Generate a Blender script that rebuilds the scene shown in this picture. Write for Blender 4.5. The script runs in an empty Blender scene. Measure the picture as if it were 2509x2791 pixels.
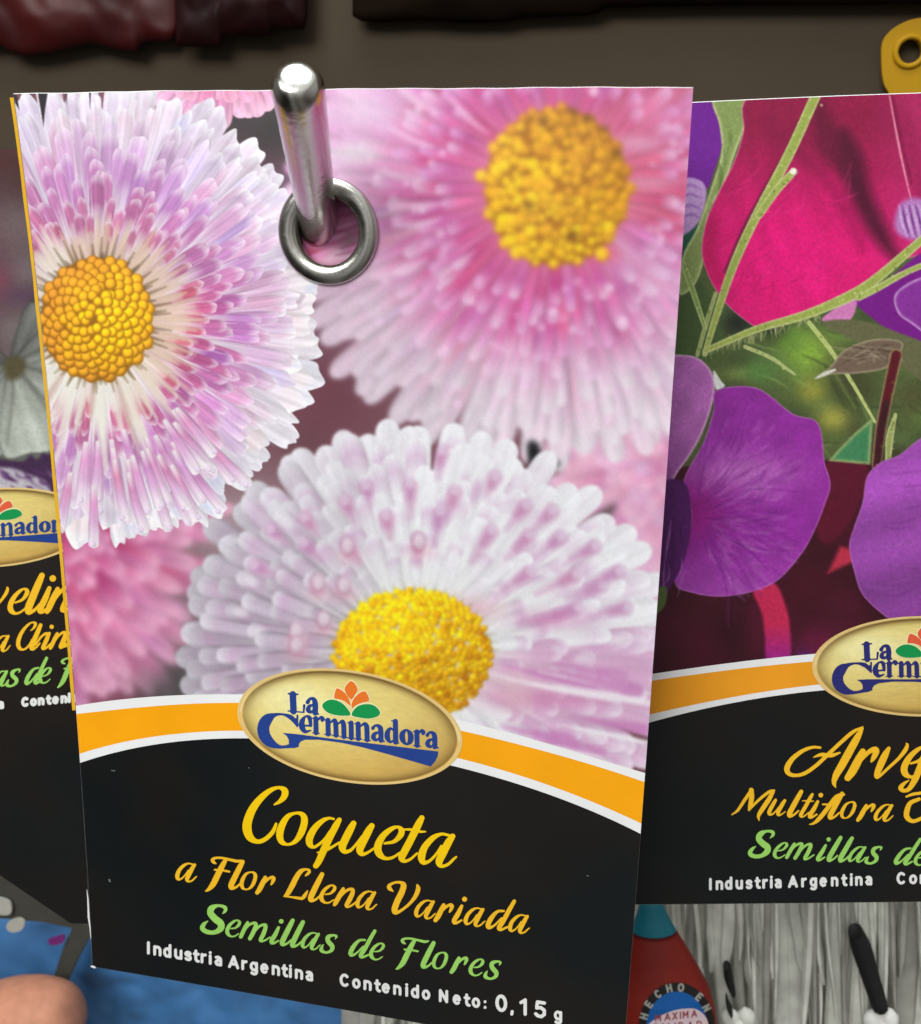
# Seed packets on a shop rack: the script builds everything itself.
import bpy, bmesh, math, random
import numpy as np
from mathutils import Vector, Matrix

# ------------------------------------------------------------------ camera, world, lamps, exposure
SC = bpy.context.scene
COL = SC.collection
PW, PH, FPX = 2509.0, 2791.0, 2700.0            # photo size and focal length in its pixels
PKW = 0.09                                      # width of the seed packet in metres
# pose of the packet plane (its four corners as seen): world X along its top edge, Z up, Y away from the viewer
_c = (np.array([(30, 255), (1885, 237), (1690, 2880), (252, 2638)], float) - [PW / 2, PH / 2]) / FPX
_A = []
for (u, v), (x, y) in zip([(0, 0), (1, 0), (1, 1), (0, 1)], _c):
    _A.append([u, v, 1, 0, 0, 0, -x * u, -x * v, -x]); _A.append([0, 0, 0, u, v, 1, -y * u, -y * v, -y])
_h = np.linalg.svd(np.array(_A))[2][-1].reshape(3, 3)
if _h[2, 2] < 0: _h = -_h
_h = _h / np.linalg.norm(_h[:, 0]) * PKW
AX = _h[:, 0] / np.linalg.norm(_h[:, 0])
_n = np.cross(AX, _h[:, 1]); AN = _n / np.linalg.norm(_n)
AB = np.cross(AN, AX)                           # down the packet
TT = _h[:, 2]
RW = np.array([AX, AN, -AB])                    # camera frame -> world frame
CAM = -RW @ TT

cd = bpy.data.cameras.new('camera'); cam = bpy.data.objects.new('camera', cd); COL.objects.link(cam)
_m = np.eye(4); _m[:3, 0] = RW[:, 0]; _m[:3, 1] = -RW[:, 1]; _m[:3, 2] = -RW[:, 2]; _m[:3, 3] = CAM
cam.matrix_world = Matrix(_m.tolist())
cd.sensor_fit = 'VERTICAL'; cd.sensor_height = 36.0; cd.lens = FPX / PH * 36.0
cd.clip_start = 0.002; cd.clip_end = 20
cd.dof.use_dof = True; cd.dof.focus_distance = 0.142; cd.dof.aperture_fstop = 46
SC.camera = cam

w = bpy.data.worlds.new('World'); SC.world = w; w.use_nodes = True
nt = w.node_tree; bg = nt.nodes['Background']
tc = nt.nodes.new('ShaderNodeTexCoord'); sx = nt.nodes.new('ShaderNodeSeparateXYZ')
nt.links.new(tc.outputs['Generated'], sx.inputs[0])


def wramp(out, stops):
    mp = nt.nodes.new('ShaderNodeMapRange'); mp.inputs['From Min'].default_value = -1; mp.inputs['From Max'].default_value = 1
    rp = nt.nodes.new('ShaderNodeValToRGB'); nt.links.new(sx.outputs[out], mp.inputs['Value']); nt.links.new(mp.outputs[0], rp.inputs[0])
    el = rp.color_ramp.elements
    while len(el) < len(stops): el.new(.5)
    for e, (p, c) in zip(el, stops): e.position = p; e.color = (*c, 1)
    return rp.outputs[0]


# the shop around the rack: pale ceiling, dim floor; dark and bright bands added along X for the hook to reflect
zc = wramp('Z', [(.2, (.10, .095, .09)), (.55, (.34, .34, .34)), (.9, (.66, .69, .70))])
xc = wramp('X', [(.0, (.5, .48, .46)), (.13, (.10, .09, .085)), (.30, (.12, .11, .10)), (.36, (1.5, 1.5, 1.48)), (.46, (1.7, 1.72, 1.72)), (.52, (.45, .42, .38)), (.60, (1.2, 1.2, 1.18)), (.72, (1.5, 1.45, 1.4)), (.8, (.5, .45, .42)), (1., (1.0, .95, .95))])
mu = nt.nodes.new('ShaderNodeMix'); mu.data_type = 'RGBA'; mu.blend_type = 'MULTIPLY'; mu.inputs['Factor'].default_value = 1
nt.links.new(zc, mu.inputs['A']); nt.links.new(xc, mu.inputs['B']); nt.links.new(mu.outputs['Result'], bg.inputs[0])
bg.inputs[1].default_value = 1.1


def area(name, loc, target, sx_, sy_, power, col):
    l = bpy.data.lights.new(name, 'AREA'); l.shape = 'RECTANGLE'; l.size = sx_; l.size_y = sy_
    l.energy = power; l.color = col
    o = bpy.data.objects.new(name, l); COL.objects.link(o); o.location = loc
    o.rotation_euler = (Vector(target) - Vector(loc)).to_track_quat('-Z', 'Y').to_euler()
    return o


area('shop_front_daylight', (-0.25, -0.75, 0.55), (0.05, 0, -0.07), 0.7, 0.5, 9.6, (1.0, 0.985, 0.96))
area('overhead_tip_light', (0.0, -0.10, 0.62), (0.02, -0.05, 0.0), 0.30, 0.22, 2.2, (0.93, 1.0, 0.98))  # added overhead light, placed and enlarged so the hook tip reflects it
vs = SC.view_settings; vs.view_transform = 'Standard'; vs.look = 'None'; vs.exposure = 0; vs.gamma = 1
vs.use_curve_mapping = False

# ------------------------------------------------------------------ helpers
RNG = np.random.default_rng(7)
random.seed(5)


def ray(px, py):
    d = np.stack([(np.asarray(px, float) - PW / 2) / FPX, (np.asarray(py, float) - PH / 2) / FPX,
                  np.ones_like(np.asarray(px, float))], -1)
    return d @ RW.T


def surf(g, it=3):
    """a sheet Y = g(x, z); returns the point of the sheet seen at a photo position"""
    def f(px, py, lift=0.0):
        d = ray(px, py); y = np.zeros(d.shape[:-1])
        for _ in range(it):
            t = (y - lift - CAM[1]) / d[..., 1]
            p = CAM + d * t[..., None]
            y = g(p[..., 0], p[..., 2])
        t = (y - lift - CAM[1]) / d[..., 1]
        return CAM + d * t[..., None]
    return f


def at(px, py, Y):
    d = ray(px, py); return Vector((CAM + d * ((Y - CAM[1]) / d[1])).tolist())


def flat(Y):
    return surf(lambda x, z: np.full_like(x, Y), 1)


def empty(name, loc, label, cat, group=None):
    o = bpy.data.objects.new(name, None); COL.objects.link(o); o.location = loc
    o.empty_display_size = 0.01
    o['label'] = label; o['category'] = cat
    if group: o['group'] = group
    return o


def link(name, me, mat, parent=None):
    o = bpy.data.objects.new(name, me); COL.objects.link(o)
    if mat is not None: me.materials.append(mat)
    if parent is not None:
        o.parent = parent
        q = parent; off = Vector((0, 0, 0))
        while q is not None: off += Vector(q.location); q = q.parent
        o.location = -off
    return o


def mesh_np(name, V, F, smooth=True):
    """V (n,3) ; F list of tuples or (m,k) array"""
    me = bpy.data.meshes.new(name)
    V = np.asarray(V, np.float32)
    if isinstance(F, np.ndarray):
        m, k = F.shape
        me.vertices.add(len(V)); me.vertices.foreach_set('co', V.ravel())
        me.loops.add(m * k); me.loops.foreach_set('vertex_index', F.astype(np.int32).ravel())
        me.polygons.add(m)
        me.polygons.foreach_set('loop_start', np.arange(0, m * k, k, dtype=np.int32))
        me.update(calc_edges=True)
    else:
        me.from_pydata(V.tolist(), [], F); me.update()
    if smooth: me.polygons.foreach_set('use_smooth', np.ones(len(me.polygons), bool))
    return me


def grid_faces(nv, nu, mask=None):
    i = np.arange(nv * nu).reshape(nv, nu)
    q = np.stack([i[:-1, :-1], i[1:, :-1], i[1:, 1:], i[:-1, 1:]], -1)
    if mask is not None: q = q[mask]
    return q.reshape(-1, 4)


def drop_loose(V, F, C=None):
    used = np.zeros(len(V), bool); used[F.ravel()] = True
    idx = np.cumsum(used) - 1
    return V[used], idx[F], (None if C is None else C[used])


def lin(c):
    c = np.clip(np.asarray(c, float) / 255.0, 0, 1)
    return np.where(c <= 0.04045, c / 12.92, ((c + 0.055) / 1.055) ** 2.4)


def set_col(me, C):
    a = me.color_attributes.new('print', 'FLOAT_COLOR', 'POINT')
    rgba = np.ones((len(C), 4), np.float32); rgba[:, :3] = C
    a.data.foreach_set('color', rgba.ravel())


GAIN = 1.0                                       # paint reflectance per displayed brightness


def mat(name, rgb=None, rough=0.5, metal=0.0, spec=0.4, attr=None, noise=0.0, nscale=300, bump=0.0, bscale=800,
        coat=0.0, rvar=0.0, raw=False, trans=0.0):
    m = bpy.data.materials.new(name); m.use_nodes = True
    n = m.node_tree; b = n.nodes['Principled BSDF']
    b.inputs['Roughness'].default_value = rough; b.inputs['Metallic'].default_value = metal
    b.inputs['Specular IOR Level'].default_value = spec
    b.inputs['Coat Weight'].default_value = coat
    if trans: b.inputs['Transmission Weight'].default_value = trans
    src = None
    if attr:
        a = n.nodes.new('ShaderNodeAttribute'); a.attribute_name = attr; src = a.outputs['Color']
    if rgb is not None:
        c = np.asarray(rgb, float) if raw else lin(rgb) * GAIN
        b.inputs['Base Color'].default_value = (*c, 1)
    tcn = n.nodes.new('ShaderNodeTexCoord')
    if noise:
        no = n.nodes.new('ShaderNodeTexNoise'); no.inputs['Scale'].default_value = nscale; no.inputs['Detail'].default_value = 6
        n.links.new(tcn.outputs['Object'], no.inputs['Vector'])
        mr = n.nodes.new('ShaderNodeMapRange'); mr.inputs['From Min'].default_value = 0.3; mr.inputs['From Max'].default_value = 0.7
        mr.inputs['To Min'].default_value = 1 - noise; mr.inputs['To Max'].default_value = 1 + noise
        n.links.new(no.outputs['Fac'], mr.inputs['Value'])
        mx = n.nodes.new('ShaderNodeMix'); mx.data_type = 'RGBA'; mx.blend_type = 'MULTIPLY'; mx.inputs['Factor'].default_value = 1
        if src is not None: n.links.new(src, mx.inputs['A'])
        else: mx.inputs['A'].default_value = b.inputs['Base Color'].default_value
        n.links.new(mr.outputs[0], mx.inputs['B']); src = mx.outputs['Result']
    if src is not None: n.links.new(src, b.inputs['Base Color'])
    if bump:
        no = n.nodes.new('ShaderNodeTexNoise'); no.inputs['Scale'].default_value = bscale; no.inputs['Detail'].default_value = 4
        n.links.new(tcn.outputs['Object'], no.inputs['Vector'])
        bp = n.nodes.new('ShaderNodeBump'); bp.inputs['Strength'].default_value = bump; bp.inputs['Distance'].default_value = 0.0002
        n.links.new(no.outputs['Fac'], bp.inputs['Height']); n.links.new(bp.outputs[0], b.inputs['Normal'])
    if rvar:
        no = n.nodes.new('ShaderNodeTexNoise'); no.inputs['Scale'].default_value = nscale
        n.links.new(tcn.outputs['Object'], no.inputs['Vector'])
        mr = n.nodes.new('ShaderNodeMapRange'); mr.inputs['To Min'].default_value = max(0.02, rough - rvar); mr.inputs['To Max'].default_value = rough + rvar
        n.links.new(no.outputs['Fac'], mr.inputs['Value']); n.links.new(mr.outputs[0], b.inputs['Roughness'])
    return m


# ------------------------------------------------------------------ vector lettering: signed distance -> clean outlines
def crom(pts, n=6):
    P = np.asarray(pts, float)
    if len(P) < 3: return P
    Q = np.vstack([2 * P[0] - P[1], P, 2 * P[-1] - P[-2]])
    if np.allclose(P[0], P[-1]): Q[0] = P[-2]; Q[-1] = P[1]
    out = []
    for i in range(1, len(Q) - 2):
        p0, p1, p2, p3 = Q[i - 1], Q[i], Q[i + 1], Q[i + 2]
        for t in np.arange(n) / n:
            out.append(0.5 * (2 * p1 + (p2 - p0) * t + (2 * p0 - 5 * p1 + 4 * p2 - p3) * t * t + (3 * p1 - p0 - 3 * p2 + p3) * t ** 3))
    out.append(P[-1])
    return np.array(out)


def seg_field(F, X, Y, x0, y0, st, pts, pad=4.0):
    """min-combine a stroke (x, y, full width) into field F sampled on a lattice"""
    for a, b in zip(pts[:-1], pts[1:]):
        r = max(a[2], b[2]) / 2 + pad
        i0 = max(0, int((min(a[0], b[0]) - r - x0) / st)); i1 = min(F.shape[1], int((max(a[0], b[0]) + r - x0) / st) + 2)
        j0 = max(0, int((min(a[1], b[1]) - r - y0) / st)); j1 = min(F.shape[0], int((max(a[1], b[1]) + r - y0) / st) + 2)
        if i1 <= i0 or j1 <= j0: continue
        x = X[j0:j1, i0:i1] - a[0]; y = Y[j0:j1, i0:i1] - a[1]
        bx, by = b[0] - a[0], b[1] - a[1]; L = bx * bx + by * by + 1e-9
        t = np.clip((x * bx + y * by) / L, 0, 1)
        d = np.hypot(x - t * bx, y - t * by) - (a[2] + t * (b[2] - a[2])) / 2
        F[j0:j1, i0:i1] = np.minimum(F[j0:j1, i0:i1], d)


def poly_sdf(X, Y, P):
    P = np.asarray(P, float); d = np.full(X.shape, 1e9); ins = np.zeros(X.shape, bool)
    for a, b in zip(P, np.roll(P, -1, 0)):
        bx, by = b - a; x = X - a[0]; y = Y - a[1]
        t = np.clip((x * bx + y * by) / (bx * bx + by * by + 1e-9), 0, 1)
        d = np.minimum(d, (x - t * bx) ** 2 + (y - t * by) ** 2)
        c = (a[1] > Y) != (b[1] > Y)
        with np.errstate(divide='ignore', invalid='ignore'):
            xi = a[0] + (Y - a[1]) * bx / (by if by != 0 else 1e-9)
        ins ^= c & (X < xi)
    d = np.sqrt(d)
    return np.where(ins, -d, d)


def vec_mesh(strokes=(), polys=(), step=1.5, cut=None):
    """outline mesh (2D, photo units) of the union of strokes and polygons"""
    allp = [np.asarray(s)[:, :2] for s in strokes] + [np.asarray(p)[:, :2] for p in polys]
    A = np.vstack(allp); mw = max([np.asarray(s)[:, 2].max() for s in strokes] + [0]) / 2 + 6
    x0, y0 = A.min(0) - mw; x1, y1 = A.max(0) + mw
    xs = np.arange(x0, x1 + step, step); ys = np.arange(y0, y1 + step, step)
    X, Y = np.meshgrid(xs, ys); F = np.full(X.shape, 5.0)
    for s in strokes: seg_field(F, X, Y, x0, y0, step, np.asarray(s, float))
    for p in polys: F = np.minimum(F, poly_sdf(X, Y, p))
    if cut is not None: F = np.maximum(F, cut(X, Y))
    F = np.where(np.abs(F) < 1e-6, 1e-6, F)
    ins = F < 0
    cnt = ins[:-1, :-1].astype(int) + ins[1:, :-1] + ins[1:, 1:] + ins[:-1, 1:]
    ny, nx = X.shape
    V = np.stack([X.ravel(), Y.ravel()], -1); idx = np.arange(ny * nx).reshape(ny, nx)
    full = cnt == 4
    q = np.stack([idx[:-1, :-1][full], idx[1:, :-1][full], idx[1:, 1:][full], idx[:-1, 1:][full]], -1)
    faces = q.tolist(); extra = []; base = len(V); cache = {}

    def cross(a, b):
        k = (min(a, b), max(a, b))
        if k not in cache:
            fa, fb = F.flat[k[0]], F.flat[k[1]]; t = fa / (fa - fb)
            extra.append(V[k[0]] + t * (V[k[1]] - V[k[0]])); cache[k] = base + len(extra) - 1
        return cache[k]
    for j, i in zip(*np.where((cnt > 0) & (cnt < 4))):
        c = [idx[j, i], idx[j + 1, i], idx[j + 1, i + 1], idx[j, i + 1]]
        poly = []
        for k in range(4):
            a, b = c[k], c[(k + 1) % 4]
            if F.flat[a] < 0: poly.append(int(a))
            if (F.flat[a] < 0) != (F.flat[b] < 0): poly.append(int(cross(a, b)))
        if len(poly) >= 3: faces.append(poly)
    V = np.vstack([V, np.array(extra)]) if extra else V
    used = np.zeros(len(V), bool)
    for f in faces: used[f] = True
    m = np.cumsum(used) - 1
    return V[used], [tuple(int(m[k]) for k in f) for f in faces]


def vec_obj(name, mp_, lift, mt, parent, strokes=(), polys=(), step=1.5, cut=None):
    V, F = vec_mesh(strokes, polys, step, cut)
    return link(name, mesh_np(name, mp_(V[:, 0], V[:, 1], lift), F, False), mt, parent)


# ---- brush-script letters traced as centre lines with a width: {letter: (scale, x0, y0, baseline at x0', slope, xheight, slant, strokes)}
GLY = {}


def trace(ch, sc, x0, y0, bx, by, slope, S, slant, strokes, dots=()):
    out = []
    for s in list(strokes) + [[d, (d[0] + 1, d[1], d[2])] for d in dots]:
        s = np.asarray(s, float); X = x0 + s[:, 0] / sc; Y = y0 + s[:, 1] / sc
        y = (by + slope * (X - bx) - Y) / S; x = (X - bx) / S - slant * y
        out.append(np.stack([x, y, s[:, 2] / sc / S], -1))
    lo = min((g[:, 0] + slant * g[:, 1] - g[:, 2] / 2).min() for g in out)
    for g in out: g[:, 0] -= lo
    GLY[ch] = out
    return lo


Z1 = (5.6875, 640, 2120, 700, 2300, .131, 92, .45)
Z2 = (4.919, 900, 2180, 937, 2328, .140, 91, .45)
Z3 = (5.6875, 460, 2310, 486, 2401, .155, 51, .45)
Z4 = (5.6875, 760, 2340, 827, 2455, .155, 51, .45)
Z5 = (4.2326, 1040, 2390, 1079, 2495, .150, 51, .45)
Z6 = (4.333, 530, 2450, 583, 2547, .160, 47, .45)
R1 = (4.4499, 2100, 1960, 2300, 2122, 0., 82, .52)
R2 = (3.4405, 1980, 2130, 2096, 2224, .05, 46, .52)
trace('C', *Z1, [[(615, 415, 30), (700, 365, 70), (768, 285, 110), (775, 200, 110), (690, 152, 55), (560, 190, 80), (420, 300, 110), (290, 460, 135), (210, 640, 150), (190, 790, 155), (235, 920, 130), (330, 985, 80), (430, 975, 75), (530, 905, 75), (600, 820, 70), (640, 715, 45)]])
trace('o', *Z1, [[(940, 548, 48), (820, 600, 85), (730, 740, 120), (695, 880, 122), (725, 990, 95), (820, 1033, 45), (930, 990, 75), (1020, 870, 115), (1072, 720, 120), (1075, 620, 110), (1030, 560, 75), (940, 548, 48)]])
trace('q', *Z1, [[(1540, 640, 40), (1470, 627, 45), (1370, 665, 80), (1250, 775, 110), (1170, 920, 125), (1165, 1020, 110), (1220, 1075, 55), (1300, 1040, 50), (1400, 950, 45), (1480, 830, 40)], [(1625, 655, 85), (1570, 750, 115), (1480, 920, 122), (1390, 1110, 125), (1310, 1290, 112), (1262, 1365, 95)], [(1450, 1105, 60), (1520, 1070, 45), (1620, 1008, 40)], [(1285, 1160, 25), (1330, 1150, 25)]])
trace('u', *Z2, [[(315, 318, 85), (270, 400, 110), (200, 540, 115), (165, 630, 112), (195, 695, 65), (270, 680, 48), (340, 610, 40), (430, 490, 35)], [(560, 350, 85), (510, 430, 112), (440, 570, 115), (400, 670, 108), (430, 730, 60), (510, 705, 40), (590, 650, 32)]])
trace('e', *Z2, [[(735, 585, 35), (860, 560, 55), (945, 480, 88), (962, 412, 86), (910, 365, 42), (820, 395, 70), (710, 490, 95), (645, 620, 112), (660, 720, 105), (740, 785, 55), (840, 775, 42), (940, 710, 32)]])
trace('t', *Z2, [[(1240, 245, 80), (1190, 340, 108), (1090, 540, 110), (1000, 710, 110), (970, 780, 100), (1010, 825, 52), (1090, 795, 40), (1175, 720, 32)], [(990, 400, 28), (1100, 402, 38), (1220, 428, 38), (1290, 428, 22)]])
trace('a', *Z2, [[(1590, 475, 40), (1490, 460, 45), (1380, 510, 80), (1270, 630, 100), (1225, 760, 112), (1250, 840, 70), (1330, 820, 45), (1420, 730, 40), (1490, 620, 35)], [(1640, 490, 82), (1580, 580, 112), (1510, 720, 114), (1460, 830, 105), (1490, 890, 52), (1580, 865, 45), (1660, 790, 38), (1692, 765, 26)]])
trace('F', *Z3, [[(735, 252, 20), (692, 222, 58), (682, 185, 52), (740, 162, 40), (840, 165, 40), (960, 192, 45), (1060, 213, 50), (1120, 203, 30)], [(885, 195, 65), (830, 290, 92), (760, 430, 102), (690, 570, 98), (620, 650, 58), (575, 678, 22)], [(715, 345, 32), (830, 355, 35), (940, 375, 36)]])
trace('l', *Z3, [[(1125, 222, 75), (1080, 310, 92), (1010, 450, 98), (950, 580, 96), (960, 630, 60), (1030, 610, 40), (1100, 550, 32)]])
trace('r', *Z3, [[(1495, 465, 62), (1460, 540, 86), (1410, 640, 88), (1368, 700, 70)], [(1460, 575, 30), (1540, 490, 45), (1600, 462, 55), (1625, 485, 66), (1605, 540, 52), (1585, 575, 26)]])
trace('L', *Z4, [[(430, 272, 32), (475, 232, 52), (485, 195, 46), (430, 178, 40), (350, 210, 78), (280, 310, 92), (220, 430, 94), (150, 550, 80), (100, 592, 25)], [(90, 595, 22), (190, 605, 30), (300, 620, 45), (370, 628, 52), (410, 590, 66), (440, 540, 42), (458, 510, 22)]])
trace('n', *Z4, [[(1000, 478, 58), (950, 570, 82), (890, 680, 80), (865, 722, 58)], [(920, 650, 30), (1010, 540, 45), (1090, 487, 50), (1148, 495, 62), (1138, 560, 78), (1090, 660, 82), (1050, 730, 66), (1070, 757, 42), (1130, 735, 35), (1195, 685, 28)]])
trace('V', *Z5, [[(142, 178, 14), (102, 145, 52), (95, 112, 42), (160, 77, 30), (230, 77, 40), (262, 110, 72), (240, 190, 78), (190, 290, 78), (157, 390, 76), (178, 425, 46), (260, 380, 35), (340, 310, 40), (400, 230, 54), (430, 150, 58), (420, 105, 28)]])
trace('i', *Z5, [[(930, 345, 42), (890, 430, 60), (842, 515, 58), (865, 540, 36), (930, 508, 24)]], [(963, 265, 64)])
trace('d', *Z5, [[(1405, 397, 28), (1330, 405, 38), (1260, 480, 60), (1222, 560, 62), (1240, 590, 42), (1300, 560, 28), (1380, 480, 25)], [(1525, 285, 48), (1470, 380, 56), (1400, 510, 60), (1350, 588, 58), (1375, 612, 36), (1445, 582, 26)]])
trace('S', *Z6, [[(332, 175, 10), (365, 140, 42), (357, 100, 48), (280, 80, 35), (205, 110, 78), (190, 170, 84), (250, 240, 90), (310, 290, 90), (310, 350, 82), (240, 395, 56), (150, 390, 58), (95, 350, 62), (112, 300, 50), (160, 262, 8)]])
trace('m', *Z6, [[(635, 282, 40), (600, 350, 54), (555, 448, 50)], [(575, 400, 25), (650, 312, 30), (710, 287, 38), (733, 312, 52), (700, 400, 56), (662, 470, 50)], [(685, 430, 25), (770, 330, 30), (830, 307, 38), (848, 332, 52), (820, 420, 56), (787, 488, 46), (830, 495, 26), (900, 455, 20)]])
trace('s', *Z6, [[(1665, 475, 10), (1678, 442, 32), (1640, 430, 30), (1582, 450, 54), (1580, 500, 60), (1628, 560, 60), (1620, 608, 46), (1560, 634, 30), (1502, 610, 48), (1507, 570, 36), (1525, 540, 10)]])
trace('A', *R1, [[(608, 345, 32), (520, 340, 38), (400, 380, 50), (270, 480, 65), (205, 590, 75), (230, 660, 58), (320, 680, 45), (430, 650, 50), (560, 560, 50), (700, 430, 50), (850, 290, 50), (1000, 160, 48), (1125, 95, 18)], [(1118, 115, 36), (1060, 220, 88), (970, 380, 106), (870, 560, 104), (800, 680, 88), (775, 770, 58), (795, 828, 14)], [(530, 460, 16), (620, 430, 48), (740, 440, 52), (845, 408, 24)]])
trace('v', *R1, [[(1430, 358, 50), (1380, 450, 92), (1320, 580, 92), (1282, 685, 66), (1310, 700, 38), (1420, 600, 40), (1550, 480, 45), (1630, 380, 58), (1655, 320, 42), (1645, 299, 20)]])
trace('M', *R2, [[(52, 313, 10), (110, 270, 28), (170, 180, 33), (230, 95, 38)], [(236, 82, 50), (240, 150, 52), (225, 230, 42), (212, 272, 16)], [(215, 270, 18), (300, 180, 28), (400, 100, 32), (450, 85, 24)], [(440, 98, 36), (400, 170, 48), (340, 260, 48), (305, 320, 36), (310, 368, 8)]])
trace('f', *R2, [[(1100, 122, 30), (1040, 135, 34), (1000, 180, 42), (940, 265, 46), (870, 350, 44), (820, 392, 26), (780, 403, 10)], [(905, 215, 18), (1005, 215, 20)]])
trace('T', *R2, [[(1680, 142, 20), (1740, 120, 30), (1830, 108, 30), (1930, 110, 30)], [(1800, 165, 36), (1720, 200, 45), (1690, 260, 55), (1685, 330, 55), (1740, 372, 40), (1830, 340, 35), (1900, 280, 30)]])
trace('j', *R1, [[(1930, 350, 60), (1880, 450, 90), (1820, 600, 90), (1760, 740, 85), (1690, 850, 60), (1620, 870, 50), (1590, 835, 66), (1630, 785, 44), (1690, 745, 14)]])
GLY['h'] = [np.array(g) for g in GLY['l'][:1]] + [g + [0.12, 0, 0] for g in GLY['n'][1:]]


def line(text, S, bx, by, slope, slant=.45, sxy=1.0, wk=.9):
    """text: list of (letter, left x in the photo)"""
    out = []
    for ch, X in text:
        for g in GLY[ch]:
            x = X + S * sxy * (g[:, 0] + slant * g[:, 1])
            y = by + slope * (x - bx) - S * g[:, 1]
            out.append(crom(np.stack([x, y, np.maximum(g[:, 2] * S * wk, 2.2)], -1)))
    return out


# ---- plain rounded sans letters (cap height 1), centre lines
def arc(cx, cy, rx, ry, a0, a1, n=12):
    a = np.radians(np.linspace(a0, a1, n)); return [(cx + rx * math.cos(k), cy + ry * math.sin(k)) for k in a]


_x = .64
SANS = {
    'I': ([[(0, 0), (0, .88)]], .0), 'i': ([[(0, 0), (0, _x)], [(0, .9), (0, .91)]], .0),
    'n': ([[(0, 0), (0, _x)], [(0, .42)] + arc(.21, .42, .21, .22, 180, 0) + [(.42, 0)]], .42),
    'u': ([[(0, _x), (0, .22)] + arc(.21, .22, .21, .22, 180, 360) + [(.42, _x)], [(.42, .3), (.42, 0)]], .42),
    'd': ([arc(.21, .32, .21, .32, 0, 360, 22), [(.42, 0), (.42, .95)]], .42),
    's': ([[(.38, .52)] + arc(.2, .48, .18, .15, 40, 210, 8) + arc(.2, .16, .19, .16, 60, -150, 9)], .38),
    't': ([[(.12, .85), (.12, .16), (.2, .02), (.32, 0)], [(0, .6), (.3, .6)]], .32),
    'r': ([[(0, 0), (0, _x)], [(0, .42), (.1, .6), (.26, _x)]], .26),
    'a': ([[(.05, .6), (.2, .64), (.36, .56), (.4, .42), (.4, 0)], [(.4, .36), (.15, .36), (.02, .2), (.1, .02), (.26, 0), (.4, .1)]], .4),
    'A': ([[(0, 0), (.32, .88), (.64, 0)], [(.12, .27), (.52, .27)]], .64),
    'g': ([arc(.21, .34, .21, .3, 0, 360, 22), [(.42, _x), (.42, -.12)] + arc(.21, -.12, .21, .16, 0, -140, 8)], .42),
    'e': ([[(.02, .34), (.42, .34)] + arc(.21, .32, .21, .32, 8, 310, 18)], .42),
    'C': ([arc(.28, .44, .28, .44, 48, 312, 20)], .5), 'o': ([arc(.22, .32, .22, .32, 0, 360, 24)], .44),
    'N': ([[(0, 0), (0, .88), (.5, 0), (.5, .88)]], .5), ':': ([[(0, .04), (0, .05)], [(0, .52), (0, .53)]], 0),
    '0': ([arc(.28, .44, .25, .44, 0, 360, 26)], .56), ',': ([[(.03, .04), (.0, -.14)]], .0),
    '1': ([[(0, .68), (.24, .88), (.24, 0)]], .24),
    '5': ([[(.5, .88), (.1, .88), (.06, .5), (.3, .56), (.5, .42), (.5, .16), (.32, .0), (.12, .02), (.0, .12)]], .5),
    'H': ([[(0, 0), (0, .88)], [(.5, 0), (.5, .88)], [(0, .44), (.5, .44)]], .5),
    'E': ([[(.45, .88), (0, .88), (0, 0), (.45, 0)], [(0, .45), (.4, .45)]], .45), 'O': ([arc(.3, .44, .3, .44, 0, 360, 24)], .6),
    'M': ([[(0, 0), (0, .88), (.3, .3), (.6, .88), (.6, 0)]], .6), 'X': ([[(0, 0), (.5, .88)], [(.5, 0), (0, .88)]], .5),
    'L': ([[(0, .88), (0, 0), (.45, 0)]], .45), 'D': ([[(0, 0), (0, .88), (.25, .88)] + arc(.25, .44, .27, .44, 80, -80, 10) + [(.25, 0), (0, 0)]], .52),
}


def sans(text, S, bx, by, slope, wt=.215, sxw=1.0):
    out = []
    for ch, X, *k in text:
        s = S * (k[0] if k else 1)
        for p in SANS[ch][0]:
            p = np.asarray(p, float); wpx = wt * s * (0.9 if k and k[0] > 1 else 1)
            x = X + wpx / 2 + p[:, 0] * s * sxw
            y = by + slope * (x - bx) - p[:, 1] * (s - wpx) / .88 - wpx / 2
            out.append(np.stack([x, y, np.full(len(x), wpx)], -1))
    return out


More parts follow.
